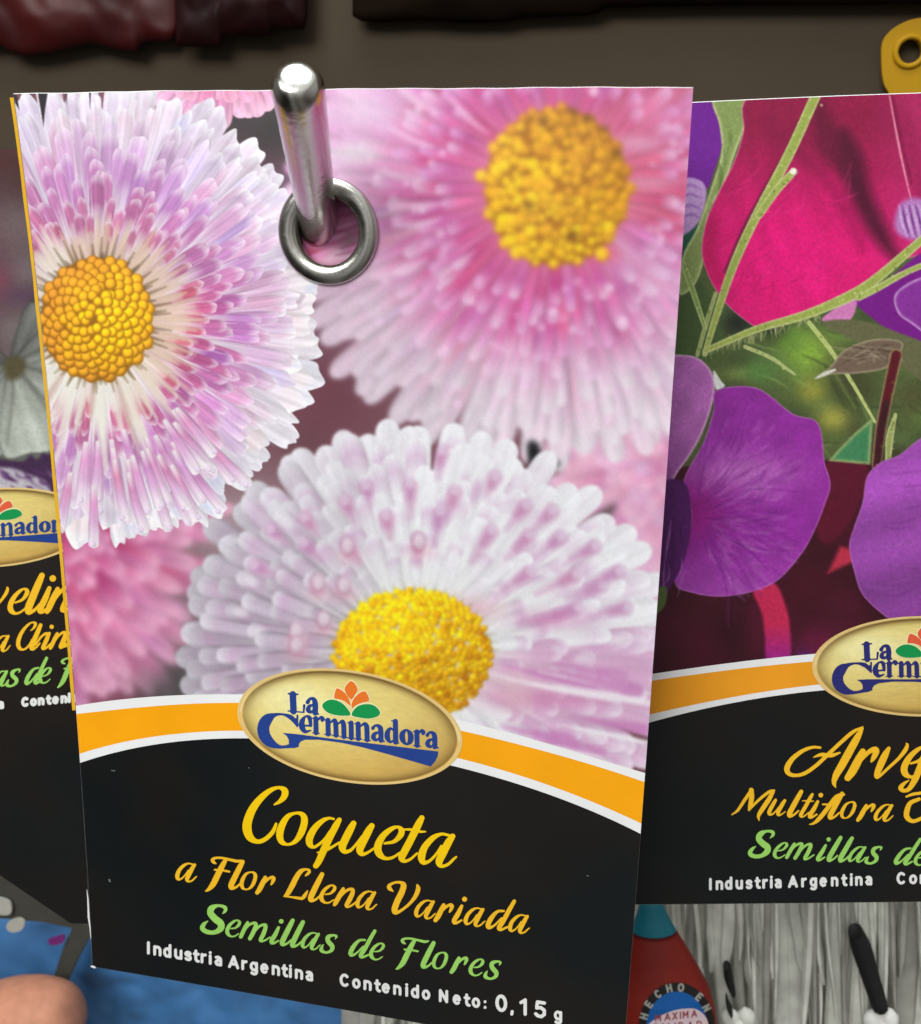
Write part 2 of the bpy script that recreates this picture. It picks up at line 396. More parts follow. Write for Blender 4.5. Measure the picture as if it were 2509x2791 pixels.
# ------------------------------------------------------------------ print painting (colours of the printed sheets)
class Art:
    def __init__(s, x0, y0, x1, y1, q=.5):
        s.x0, s.y0, s.q = x0, y0, q
        s.w, s.h = int((x1 - x0) * q) + 1, int((y1 - y0) * q) + 1
        s.img = np.zeros((s.h, s.w, 3)); s.a = None

    def box(s, xa, ya, xb, yb):
        i0 = max(0, int((xa - s.x0) * s.q)); i1 = min(s.w, int((xb - s.x0) * s.q) + 2)
        j0 = max(0, int((ya - s.y0) * s.q)); j1 = min(s.h, int((yb - s.y0) * s.q) + 2)
        if i1 <= i0 or j1 <= j0: return None
        X, Y = np.meshgrid(s.x0 + np.arange(i0, i1) / s.q, s.y0 + np.arange(j0, j1) / s.q)
        return slice(j0, j1), slice(i0, i1), X, Y

    def put(s, sl, m, c):
        m = m[..., None]; v = s.img[sl]; v[...] = v * (1 - m) + np.asarray(c, float) * m
        if s.a is not None: A = s.a[sl]; A[...] = A * (1 - m[..., 0]) + m[..., 0]

    def blob(s, x, y, rx, ry, c, k=1.0, soft=1.0):
        b = s.box(x - rx * 2.6, y - ry * 2.6, x + rx * 2.6, y + ry * 2.6)
        if b is None: return
        d = ((b[2] - x) / rx) ** 2 + ((b[3] - y) / ry) ** 2
        s.put(b[:2], k * np.exp(-d ** soft), c)

    def poly(s, pts, c, soft=1.2, smooth=True, edge=None, ew=8, k=1.0, shade=None):
        P = crom([(*p, 0) for p in pts] + [(*pts[0], 0)], 5)[:-1, :2] if smooth else np.asarray(pts, float)
        lo = P.min(0) - 3 * soft - 4; hi = P.max(0) + 3 * soft + 4
        b = s.box(*lo, *hi)
        if b is None: return
        d = poly_sdf(b[2], b[3], P); m = np.clip(.5 - d / (2 * soft), 0, 1) * k
        C = np.broadcast_to(np.asarray(c, float), (*d.shape, 3)).copy()
        if shade is not None: C = shade(b[2], b[3], C)
        if edge is not None:
            e = np.exp(-(np.minimum(d, 0) / ew) ** 2)[..., None]; C = C * (1 - e) + np.asarray(edge, float) * e
        s.put(b[:2], m, C)

    def stroke(s, pts, c, soft=1.2, k=1.0, rim=None, smooth=True):
        P = crom(pts, 6) if smooth else np.asarray(pts, float)
        r = P[:, 2].max() / 2 + 3 * soft + 3
        b = s.box(P[:, 0].min() - r, P[:, 1].min() - r, P[:, 0].max() + r, P[:, 1].max() + r)
        if b is None: return
        F = np.full(b[2].shape, 1e3)
        seg_field(F, b[2], b[3], b[2][0, 0], b[3][0, 0], 1 / s.q, P, pad=3 * soft + 3)
        m = np.clip(.5 - F / (2 * soft), 0, 1) * k
        C = np.broadcast_to(np.asarray(c, float), (*F.shape, 3)).copy()
        if rim is not None:
            e = np.exp(-(F / 4.0) ** 2)[..., None] * .8; C = C * (1 - e) + np.asarray(rim, float) * e
        s.put(b[:2], m, C)

    def petal(s, cx, cy, ang, r0, r1, w0, w1, stops, bend=0., edge=.1, streak=.05, notch=0., soft=1.4, gain=1.0, tip=.78, hood=None):
        ca, sa = math.cos(ang), math.sin(ang); ext = w1 + abs(bend) + 6
        ex = [cx + ca * r - sa * q for r in (r0, r1 + 6) for q in (-ext, ext)]; ey = [cy + sa * r + ca * q for r in (r0, r1 + 6) for q in (-ext, ext)]
        b = s.box(min(ex), min(ey), max(ex), max(ey))
        if b is None: return
        dx = b[2] - cx; dy = b[3] - cy
        t = (dx * ca + dy * sa - r0) / (r1 - r0); sd = -dx * sa + dy * ca - bend * np.clip(t, 0, 1) ** 2
        tt = np.clip(t, 0, 1); hw = w0 + (w1 - w0) * np.clip(tt / .7, 0, 1) ** .9
        u = sd / np.maximum(hw, 1e-3)
        te = tt + notch * (np.cos(u * 4.2 + ang * 9) * .5 + .5)
        k = np.clip((te - tip) / (1 - tip), 0, 1)
        hw2 = hw * np.sqrt(np.clip(1 - k ** 2.6, 0, 1))
        m = np.clip((hw2 - np.abs(sd)) / (2 * soft) + .5, 0, 1) * np.clip((t) * (r1 - r0) / 6 + .5, 0, 1) * (te < 1)
        if m.max() <= 0: return
        st = np.array([q[0] for q in stops]); cs = np.array([q[1] for q in stops], float)
        # the colour bands follow the round of the tip
        tc_ = np.clip(tt + .05 * u * u, 0, 1)
        C = np.stack([np.interp(tc_, st, cs[:, i]) for i in range(3)], -1)
        ph = RNG.uniform(0, 6, 3)
        g = 1 + streak * (np.sin(u * 5 + ph[0]) * .5 + np.sin(u * 11 + ph[1] + tt * 3) * .35 + np.sin(tt * 14 + u * 3 + ph[2]) * .25)
        g *= 1 - edge * np.clip(np.abs(u), 0, 1.2) ** 4 + .04 * u * math.sin(ang + 1.0)
        C = C * (g * gain)[..., None]
        if hood is not None:                      # quilled tip: a bright oval with a darker mouth below it
            hc, hl, hk = hood
            e1 = np.exp(-(((tt - .90) / .06) ** 2 + (u / .55) ** 2) ** 2)[..., None]
            e0 = np.exp(-(((tt - hl) / .09) ** 2 + (u / .62) ** 2) ** 1.5)[..., None] * hk
            C = C * (1 - e0) + np.asarray(hc, float) * e0
            C = C * (1 - .7 * e1) + np.array([232, 230, 238.]) * .7 * e1
        s.put(b[:2], m, np.clip(C, 0, 250))

    def spot(s, x, y, r, c, k=1.0, light=.25, soft=1.5, asp=1.0):
        b = s.box(x - r * 1.5, y - r * 1.5, x + r * 1.5, y + r * 1.5)
        if b is None: return
        d = np.hypot(b[2] - x, (b[3] - y) / asp)
        m = np.clip((r - d) / (2 * soft) + .5, 0, 1) * k
        g = 1 + light * (1 - (np.hypot(b[2] - x + r * .25, b[3] - y + r * .3) / r) ** 2 * 1.1)
        s.put(b[:2], m, np.clip(np.asarray(c, float) * g[..., None], 0, 252))

    def blur(s, sig):
        s.img = gblur(s.img, sig)

    def layer(s):
        n = Art.__new__(Art); n.x0, n.y0, n.q, n.w, n.h = s.x0, s.y0, s.q, s.w, s.h
        n.img = s.img.copy(); n.a = np.zeros((s.h, s.w)); return n

    def merge(s, n, sig=0., sig_in=0.):
        a = n.a; im = n.img
        if sig > 0:
            pm = gblur(im * a[..., None], sig); a = gblur(a[..., None], sig)[..., 0]
            im = pm / np.maximum(a, 1e-4)[..., None]
        s.img = s.img * (1 - a[..., None]) + im * a[..., None]

    def grain(s, amp, sig=.7):
        n = gblur(RNG.normal(size=(s.h, s.w, 1)), sig); n /= n.std()
        s.img = s.img * (1 + amp * n)

    def sample(s, px, py):
        x = np.clip((px - s.x0) * s.q, 0, s.w - 1.001); y = np.clip((py - s.y0) * s.q, 0, s.h - 1.001)
        i, j = x.astype(int), y.astype(int); fx, fy = (x - i)[..., None], (y - j)[..., None]
        I = s.img
        return (I[j, i] * (1 - fx) + I[j, i + 1] * fx) * (1 - fy) + (I[j + 1, i] * (1 - fx) + I[j + 1, i + 1] * fx) * fy


def gblur(im, sig):
    r = max(1, int(sig * 3)); k = np.exp(-.5 * (np.arange(-r, r + 1) / sig) ** 2); k /= k.sum()
    for ax in (0, 1):
        p = [(0, 0)] * im.ndim; p[ax] = (r, r); q = np.pad(im, p, mode='edge'); o = np.zeros_like(im)
        n = im.shape[ax]
        for i, kk in enumerate(k):
            o += kk * (q[i:i + n] if ax == 0 else q[:, i:i + n])
        im = o
    return im
# ------------------------------------------------------------------ printed flower pictures
PI = math.pi


def mixc(a, b, k): return tuple(a[i] * (1 - k) + b[i] * k for i in range(3))


def jit(c, k=8):
    d = RNG.normal(0, k); e = RNG.normal(0, k * .5)
    return (c[0] + d + e, c[1] + d, c[2] + d - e)


def daisy_art():
    A = Art(0, 215, 1910, 2150)
    Y, X = np.mgrid[0:A.h, 0:A.w]
    A.img[:] = (116, 74, 86)
    for x, y, rx, ry, c, k in [(760, 330, 130, 150, (50, 47, 48), 1), (640, 330, 90, 70, (60, 55, 58), .9), (790, 520, 90, 80, (112, 84, 108), .9),
                               (900, 900, 160, 130, (150, 120, 150), .5), (880, 1080, 120, 170, (108, 60, 74), .9), (830, 1250, 60, 80, (96, 60, 66), .8),
                               (700, 1450, 260, 160, (168, 152, 158), .9), (500, 1860, 110, 110, (84, 78, 80), 1), (520, 1640, 110, 130, (140, 122, 134), .8),
                               (1650, 1560, 150, 130, (150, 112, 128), .8), (1780, 1600, 70, 110, (190, 110, 120), .8), (100, 1560, 260, 130, (165, 70, 92), .9)]:
        A.blob(x, y, rx, ry, c, k)
    # pale pink bloom behind the top edge
    L = A.layer()
    for i in range(26):
        a = PI * (.08 + .84 * i / 25) + RNG.normal(0, .03)
        L.petal(600, 90, a, 20, 250 + RNG.normal(0, 22), 16, 31, [(0, (205, 80, 140)), (.55, jit((224, 130, 184))), (1, (242, 196, 222))], edge=.18, streak=.08)
    for i in range(16):
        a = PI * (.1 + .8 * i / 15) + RNG.normal(0, .04)
        L.petal(560, 90, a, 20, 205 + RNG.normal(0, 16), 14, 27, [(0, (200, 70, 130)), (.6, jit((220, 105, 160))), (1, (240, 180, 210))], edge=.2, streak=.08)
    A.merge(L, .5)
    # blurred rose bloom, lower left
    L = A.layer()
    L.blob(210, 1720, 230, 260, (206, 96, 150), .95)
    for lay, (rr, n) in enumerate([(560, 26), (470, 24), (380, 22), (290, 18), (200, 14)]):
        for i in range(n):
            a = -.15 + (PI * .72) * i / (n - 1) + RNG.normal(0, .03)
            base = jit((196, 72, 124) if RNG.random() < .5 else (206, 92, 150), 10)
            tip_ = jit((222, 140, 184) if lay > 1 else (200, 150, 182), 10)
            L.petal(70, 1420, a, 30, rr + RNG.normal(0, 28), 14, 27, [(0, (150, 50, 70)), (.6, base), (.85, mixc(base, tip_, .7)), (1, (236, 180, 208))], edge=.15, streak=.1)
    for i in range(16):
        x, y = RNG.uniform(190, 470), RNG.uniform(1530, 1830)
        L.stroke([(x, y, 4), (x + RNG.uniform(30, 60), y + RNG.uniform(14, 34), 18), (x + RNG.uniform(70, 110), y + RNG.uniform(30, 60), 5)], (236, 160, 200), soft=6, k=.5)
    A.merge(L, 4.2)
    A.blob(470, 1880, 90, 60, (78, 74, 76), .9); A.blob(545, 1750, 45, 100, (110, 98, 104), .6)
    # blurred lilac bloom, right edge
    L = A.layer()
    L.blob(1760, 1330, 210, 240, (220, 150, 190), .9)
    for rr, n in [(420, 30), (340, 28), (260, 26), (180, 22), (100, 16)]:
        for i in range(n):
            a = PI * (.42 + .95 * i / n) + RNG.normal(0, .04)
            L.petal(1890, 1260, a, 20, rr + RNG.normal(0, 22), 12, 24, [(0, (208, 100, 150)), (.55, jit((212, 132, 180), 12)), (1, jit((234, 190, 214)))], edge=.12, streak=.05)
    A.merge(L, 4.5)
    # ---- bloom 2, upper right, soft focus
    cx, cy = 1516, 510
    L = A.layer()
    L.blob(cx, cy, 660, 660, (206, 150, 192), 1, 4)
    for li, (rr, n, hw) in enumerate([(745, 74, 31), (715, 72, 31), (668, 68, 28), (600, 62, 24), (530, 56, 20), (460, 50, 19), (395, 44, 18), (330, 36, 16)]):
        for i in range(n):
            a = 2 * PI * i / n + RNG.normal(0, .03)
            dn = .5 + .5 * math.sin(a); rt = .5 + .5 * math.cos(a)
            out = max(0, (rr - 470) / 230)
            mid = mixc((202, 70, 134), (210, 132, 196), .4 * out + .6 * RNG.random())
            if rt > .75 and dn < .7: mid = mixc(mid, (214, 96, 132), .7)
            if dn > .15: mid = mixc(mid, (228, 192, 220), float(np.clip(out * 1.2 - .15, 0, .85)) * min(1, dn * 1.6))
            tipc = mixc((222, 150, 204), (230, 222, 232), min(1, .25 + out * 1.5) * (.15 + .85 * dn))
            if dn < .5: tipc = mixc(tipc, (214, 150, 206), .6)
            if RNG.random() < .25: tipc = mixc(tipc, (240, 214, 232), .5)
            sh = .94 if (dn > .6 and rt < .35 and rr > 560) else 1
            L.petal(cx, cy, a, 150, rr * (1 + .05 * max(0, -math.cos(a)) * max(0, math.sin(a)) * 2) + RNG.normal(0, 14), 11, hw, [(0, (226, 150, 150)), (.3, mixc(mid, (226, 140, 150), .3)), (.72, jit(mid, 10)), (.9, mixc(mid, tipc, .7)), (1, tipc)],
                    edge=.18, streak=.06, bend=RNG.normal(0, 10), gain=sh, tip=.9)
    for i in range(110):
        a, r = RNG.uniform(0, 2 * PI), RNG.uniform(260, 660)
        L.spot(cx + r * math.cos(a), cy + r * math.sin(a), RNG.uniform(7, 15), (240, 200, 228), k=RNG.uniform(.3, .8), light=.1, soft=4)
    for i in range(9):                            # long pale streaks left of the disk
        a = PI * (.78 + .5 * i / 8) + RNG.normal(0, .05); r = RNG.uniform(230, 420)
        L.stroke([(cx + r * math.cos(a), cy + r * math.sin(a), 6), (cx + (r + 60) * math.cos(a), cy + (r + 60) * math.sin(a), 20), (cx + (r + 130) * math.cos(a + .03), cy + (r + 130) * math.sin(a + .03), 10)], (238, 206, 230), soft=5, k=.6)
    for x, y, rx, ry, c, k in [(1000, 300, 110, 60, (226, 206, 228), .75), (960, 420, 90, 36, (222, 214, 224), .8), (1060, 270, 60, 40, (214, 160, 205), .5),
                               (1790, 760, 70, 90, (226, 200, 228), .6), (1700, 700, 60, 80, (214, 190, 226), .5), (1780, 300, 80, 50, (226, 140, 190), .6), (1740, 390, 80, 26, (226, 170, 200), .7), (1760, 500, 90, 20, (220, 150, 180), .7)]:
        L.blob(x, y, rx, ry, c, k)
    A.merge(L, 3.1)
    L = A.layer()
    L.blob(1660, 690, 50, 34, (226, 96, 110), .7)
    L.poly([(cx + 196 * math.cos(t), cy + 214 * math.sin(t)) for t in np.linspace(0, 2 * PI, 24, endpoint=False)], (176, 112, 22), soft=8)
    for i in range(170):
        r = math.sqrt(1 - i / 170); a = i * 2.39996
        x, y = cx + 200 * r * math.cos(a) + RNG.normal(0, 6), cy + 220 * r * math.sin(a) + RNG.normal(0, 6)
        lt = .52 - .42 * math.cos(a + .9) * r + RNG.normal(0, .2)
        L.spot(x, y + 8, 15, (132, 80, 18), k=.4, light=0, soft=5)
        L.spot(x, y, RNG.uniform(12, 21), mixc((184, 118, 34), (250, 196, 26), float(np.clip(lt + .12, 0, 1))), light=.16, soft=5, k=.9)
    for x, y in [(1600, 320), (1650, 350), (1560, 300), (1680, 420), (1480, 330), (1440, 560), (1560, 640)]: L.blob(x, y, 16, 14, (104, 66, 20), .7)
    A.merge(L, 3.0)
    # dark gaps
    L = A.layer()
    L.poly([(1436, 1212), (1462, 1206), (1486, 1250), (1530, 1262), (1480, 1290), (1450, 1310)], (16, 16, 20)); L.poly([(1590, 1420), (1680, 1370), (1640, 1440), (1580, 1450)], (110, 88, 98))
    A.merge(L, 4)
    # ---- bloom 3, bottom, white quills
    cx, cy = 1123, 1785
    L = A.layer()
    L.blob(cx, cy - 20, 400, 400, (212, 208, 218), 1, 3)
    for li, (rr, n, hw) in enumerate([(640, 46, 36), (614, 46, 35), (572, 50, 29), (520, 50, 26), (460, 46, 25), (400, 40, 25), (340, 32, 24), (285, 26, 20)]):
        for i in range(n):
            a = 2 * PI * (i + .5 * (li % 2)) / n + RNG.normal(0, .03)
            lf = max(0, -math.cos(a)); rgt = max(0, math.cos(a)); up = max(0, -math.sin(a))
            if math.sin(a) > .86 or (math.sin(a) > .62 and math.cos(a) > 0 and rr > 700): continue
            white = mixc((234, 237, 241), (196, 182, 202), lf ** 1.5 * .95)
            if rgt > .8 and math.sin(a) > -.12: white = mixc(white, (206, 140, 188), .65)
            body = mixc(white, (206, 180, 208), .12 + .3 * RNG.random() * (1 - up * .5))
            dark = mixc((188, 130, 180), (172, 150, 176), lf)
            rr_ = rr * (1.0 + .36 * max(0, rgt - .6)) + RNG.normal(0, 16) + 4 * lf
            hood = (dark, .78, RNG.uniform(.2, .6)) if li in (2, 3, 4) and RNG.random() < .3 else None
            lt_ = RNG.uniform(0, .75) if li > 0 else RNG.uniform(0, .3)
            g = 1 - .16 * lf * (1 if rr > 420 else .5) * RNG.random()
            L.petal(cx, cy, a, 120, rr_, 13, hw, [(0, (232, 232, 226)), (.45, mixc(white, (232, 234, 232), .6)), (.76, mixc(white, body, .6)), (.9, mixc(white, (212, 176, 210), lt_)), (1, mixc(white, (238, 238, 246), .7))],
                    edge=.06 + .2 * lf ** 2, streak=.03, bend=RNG.normal(0, 14), gain=g, hood=hood, tip=.9, soft=2)
    for zx, zy, l in [(525, 1055, 50), (720, 1085, 48), (655, 1180, 52), (1030, 1140, 46), (1045, 1275, 50), (875, 1262, 56), (560, 1290, 40), (420, 1190, 36), (250, 1300, 40), (60, 1305, 36), (240, 1120, 36), (60, 1190, 32), (1185, 1280, 46), (1335, 1320, 50),
                     (1240, 1450, 66), (1040, 1440, 60), (1360, 1490, 56), (1470, 1590, 60), (665, 900, 40), (1150, 1160, 40), (1440, 1430, 56), (1230, 1600, 90), (900, 1010, 34), (330, 1050, 30), (-90, 1240, 34), (-160, 1400, 34)]:
        x, y = 800 + zx / 1.6545, 700 + zy / 1.6545; a = math.atan2(y - cy, x - cx); l = l * .62; ca, sa = math.cos(a), math.sin(a)
        dk = mixc((186, 126, 178), (206, 130, 164), .5 * RNG.random())
        L.stroke([(x - ca * l * 2.4, y - sa * l * 2.4, 8), (x - ca * l * 1.0, y - sa * l * 1.0, 26), (x + ca * l * .3, y + sa * l * .3, 36)], mixc(dk, (226, 214, 226), .35), soft=11, k=.75)
        L.stroke([(x - ca * l * .5, y - sa * l * .5, 24), (x + ca * l * .5, y + sa * l * .5, 34)], dk, soft=10, k=.55)
        L.stroke([(x + ca * l * .62, y + sa * l * .62, 26), (x + ca * l * .8, y + sa * l * .8, 24)], (222, 206, 226), soft=5, k=.7)
    for x, y in [(865, 1590), (935, 1597), (880, 1690), (806, 1722), (806, 1760), (1140, 1478), (945, 1490)]:
        L.blob(x + 6, y + 24, 34, 24, (222, 150, 168), .4)
        L.spot(x, y, 21, (190, 132, 164), light=0, asp=1.4, k=.55, soft=3); L.spot(x + 2, y - 4, 16, (226, 218, 228), light=.05, asp=1.35, k=.7, soft=4)
    for x, y, rx, ry, c, k in [(1280, 1660, 90, 34, (220, 150, 170), .5), (1500, 1690, 90, 26, (196, 110, 165), .5), (1640, 1830, 120, 40, (206, 150, 196), .5), (1480, 1905, 180, 30, (204, 120, 172), .6), (1420, 1850, 130, 40, (214, 170, 190), .5)]:
        L.blob(x, y, rx, ry, c, k)
    for i in range(12):
        x, y = RNG.uniform(1420, 1740), RNG.uniform(1800, 2060)
        L.stroke([(x - 120, y - 20, 4), (x - 30, y, 18), (x + 40, y + 12, 34), (x + 70, y + 18, 30)], (198, 128, 186), soft=7, k=.6)
        L.stroke([(x - 160, y + 4, 3), (x + 10, y + 38, 12), (x + 150, y + 64, 5)], (242, 240, 246), soft=4, k=.7)
    A.merge(L, 1.7)
    # its disk
    L = A.layer()
    for a in np.linspace(PI * 1.0, PI * 1.98, 26):
        L.stroke([(cx + 200 * math.cos(a), cy + 165 * math.sin(a), 16), (cx + 240 * math.cos(a), cy + 198 * math.sin(a), 3)], (112, 86, 30), soft=3, k=.55)
    for i in range(620):
        r = math.sqrt(1 - i / 620); a = i * 2.39996
        x, y = cx + 214 * r * math.cos(a), cy + 178 * r * math.sin(a)
        lt = .55 - .3 * math.sin(a + .3) * r + RNG.normal(0, .2) - .15 * r ** 6
        L.spot(x + RNG.normal(0, 3), y + RNG.normal(0, 3), 10.5, mixc((176, 110, 8), (246, 200, 20), float(np.clip(lt + .1, 0, 1))), light=.3, soft=2)
    A.merge(L, 1.7)
    L = A.layer()
    L.blob(1400, 1900, 70, 60, (222, 186, 196), .8)
    A.merge(L, 3)
    # ---- bloom 1, left, in focus
    cx, cy = 262, 870
    A.blob(cx, cy, 330, 330, (214, 176, 206), 1, 3)
    pet = []
    for i in range(46): pet.append((2 * PI * i / 46 + RNG.normal(0, .03), RNG.uniform(606, 652), RNG.uniform(34, 44), 0))
    for i in range(44): pet.append((2 * PI * (i + .5) / 44 + RNG.normal(0, .03), RNG.uniform(575, 625), RNG.uniform(30, 40), 0))
    N1 = 287; rank = np.concatenate([RNG.permutation(7) for _ in range(N1 // 7)]) / 7.0 + RNG.uniform(0, .14, N1)
    for i in range(N1):
        R = 268 + 312 * (rank[i] ** .95)
        pet.append((2 * PI * i / N1 + RNG.normal(0, .02), R, (11 + 14 * (R - 250) / 330) * RNG.uniform(.75, 1.2), 1))
    for i in range(90): pet.append((2 * PI * i / 90 + RNG.normal(0, .03), RNG.uniform(520, 645), RNG.uniform(19, 27), 0))
    pet.sort(key=lambda p: -p[1])
    for a, R, hw, kind in pet:
        dn = math.sin(a); rt = math.cos(a); up = max(0, -dn)
        if kind == 0: R += 44 * up ** 3
        low = float(np.clip((dn - .22) / .4, 0, 1)) * float(np.clip(1.15 - max(0, rt) * 1.0, 0, 1))
        f = (R - 260) / 380                        # 0 inside .. 1 outside
        end = np.array([np.interp(f, [0, .12, .3, .5, .68, .85, 1], v) for v in ((198, 190, 190, 198, 212, 226, 230), (112, 84, 100, 126, 172, 218, 228), (132, 122, 158, 186, 208, 232, 240))])
        pale = np.array([np.interp(f, [0, .3, .6, 1], v) for v in ((224, 226, 222, 222), (190, 192, 202, 214), (180, 206, 222, 230))])
        if up > .3: end = end * .68 + np.array([204, 164, 208]) * .32; pale = pale * .5 + np.array([218, 210, 228]) * .5
        inner = np.array([238, 236, 228.]) if (low > .25 or rt < -.4) else np.array([220, 192, 172.])
        if low > 0:
            pale = pale * (1 - .75 * low) + np.array([238, 234, 238]) * .75 * low; end = end * (1 - .15 * low) + np.array([232, 220, 234]) * .15 * low
        if kind: end = (end * .93 + pale * .07) * np.array([.985, .95, .985])
        end = np.array(jit(end, 8)); tip_ = end * .4 + np.array([230, 214, 232]) * .6 if kind else np.array([238, 237, 245.])
        m1 = RNG.uniform(.52, .62); m2 = RNG.uniform(.72, .80)
        if kind == 0:
            stops = [(0, inner), (.45, pale), (.66, pale * .75 + np.array([200, 160, 208]) * .25), (.82, pale * .5 + end * .5), (.92, end), (1, tip_)]
        else:
            stops = [(0, inner), (.22, inner * .6 + pale * .4), (m1 - .06, pale), (m1 + .08, pale * .6 + end * .4), (m2, end), (.90, end * .9 + tip_ * .1), (.96, tip_), (1, tip_ * .7 + 250 * .3)]
        A.petal(cx, cy, a, 125, R, 5, hw, stops, edge=.045, streak=.07, notch=.035 if R > 560 else .015, bend=RNG.normal(0, 8), tip=.91 if R > 500 else .88, gain=RNG.uniform(.96, 1.05), soft=1.5)
        if R > 300 and RNG.random() < .7:          # bright rim along one side, dim groove along the other
            s_ = 1 if RNG.random() < .5 else -1; da = s_ * hw * .85 / R; r1, r2 = R * RNG.uniform(.40, .5), R * RNG.uniform(.84, .94)
            for sg, c_, k_ in ((1, (242, 238, 244), .6), (-1, tuple(end * .72 + 20), .3)):
                A.stroke([(cx + r * math.cos(a + sg * da * q), cy + r * math.sin(a + sg * da * q), w_) for r, q, w_ in ((r1, .5, 1.2), ((r1 + r2) / 2, .85, 4.0), (r2, 1.0, 1.2))], c_, soft=1.8, k=k_)
    # fine pale bases radiating from the disk
    for i in range(120):
        a = 2 * PI * i / 120 + RNG.normal(0, .03); dn = math.sin(a); rt = math.cos(a)
        low = float(np.clip((dn - .3) / .4, 0, 1)) * float(np.clip(1.2 - max(0, rt) * 1.1, 0, 1))
        r1 = RNG.uniform(225, 300) + 190 * low * RNG.random()
        c = mixc((218, 190, 170), (234, 232, 222), low if low > 0 else (.6 if rt < -.4 else .1 * RNG.random()))
        if RNG.random() < .3: c = mixc(c, (176, 130, 120), .5)
        A.stroke([(cx + r * math.cos(a), cy + r * math.sin(a), w_) for r, w_ in ((140, 9), ((150 + r1) / 2, 14 + 6 * low), (r1, 3))], c, soft=5, k=.72)
    # quilled tubes hanging in the lower left
    for i in range(34):
        a = PI * (.26 + .3 * RNG.random()); R = RNG.uniform(470, 632)
        A.petal(cx, cy, a, R - 170, R, 7, 15, [(0, (236, 228, 232)), (.3, jit((216, 148, 194))), (.6, (220, 178, 216)), (.82, (234, 216, 234)), (1, (242, 238, 244))], edge=.16, streak=.05, tip=.9, bend=RNG.normal(0, 8))
        A.spot(cx + (R - 10) * math.cos(a), cy + (R - 10) * math.sin(a), 8, (206, 182, 214), light=.2, k=.6)
    # dark spikes round the disk
    for i in range(64):
        a = 2 * PI * i / 64 + RNG.normal(0, .04); dn = math.sin(a); r = RNG.uniform(168, 212) if dn < .45 else RNG.uniform(166, 190)
        if RNG.random() < .10: r += 26
        A.stroke([(cx + 140 * math.cos(a), cy + 155 * math.sin(a), 16), (cx + 156 * math.cos(a), cy + 172 * math.sin(a), 8), (cx + r * math.cos(a), cy + r * 1.06 * math.sin(a), 1)], (74, 58, 30) if dn < .5 else (120, 98, 60), soft=4.5, k=.62)
    b = A.box(80, 660, 450, 1070)
    d = np.hypot((b[2] - cx) / 150, (b[3] - cy) / 167); A.put(b[:2], np.clip((1 - d) * 20 + .5, 0, 1) * .95, (150, 98, 20))
    N = 150
    for i in range(N):
        r = math.sqrt(1 - i / N) * .985; a = i * 2.39996 + .4
        x, y = cx + 150 * r * math.cos(a) + RNG.normal(0, 2.5), cy + 166 * r * math.sin(a) + RNG.normal(0, 2.5)
        d = math.hypot(x - 312, y - 880) / 190
        c = mixc((250, 188, 24), (206, 138, 44), float(np.clip(d * 1.3 - .3 + RNG.normal(0, .12), 0, 1)))
        rad_ = (12.2 + 4.6 * r) * RNG.uniform(.9, 1.08)
        A.spot(x, y, rad_ + 1.5, mixc(c, (120, 74, 14), .5), light=0, soft=2.5); A.spot(x - .5, y - 1, rad_ - 1.5, c, light=.24, soft=3, asp=1.06)
    # black gaps at the top edge
    for p in [[(100, 238), (132, 238), (122, 300), (118, 345)], [(241, 238), (248, 238), (245, 300)], [(178, 240), (183, 240), (181, 290)], [(32, 250), (46, 262), (52, 300), (40, 280)]]:
        A.poly(p, (44, 38, 44), smooth=False)
    A.grain(.009)
    return A


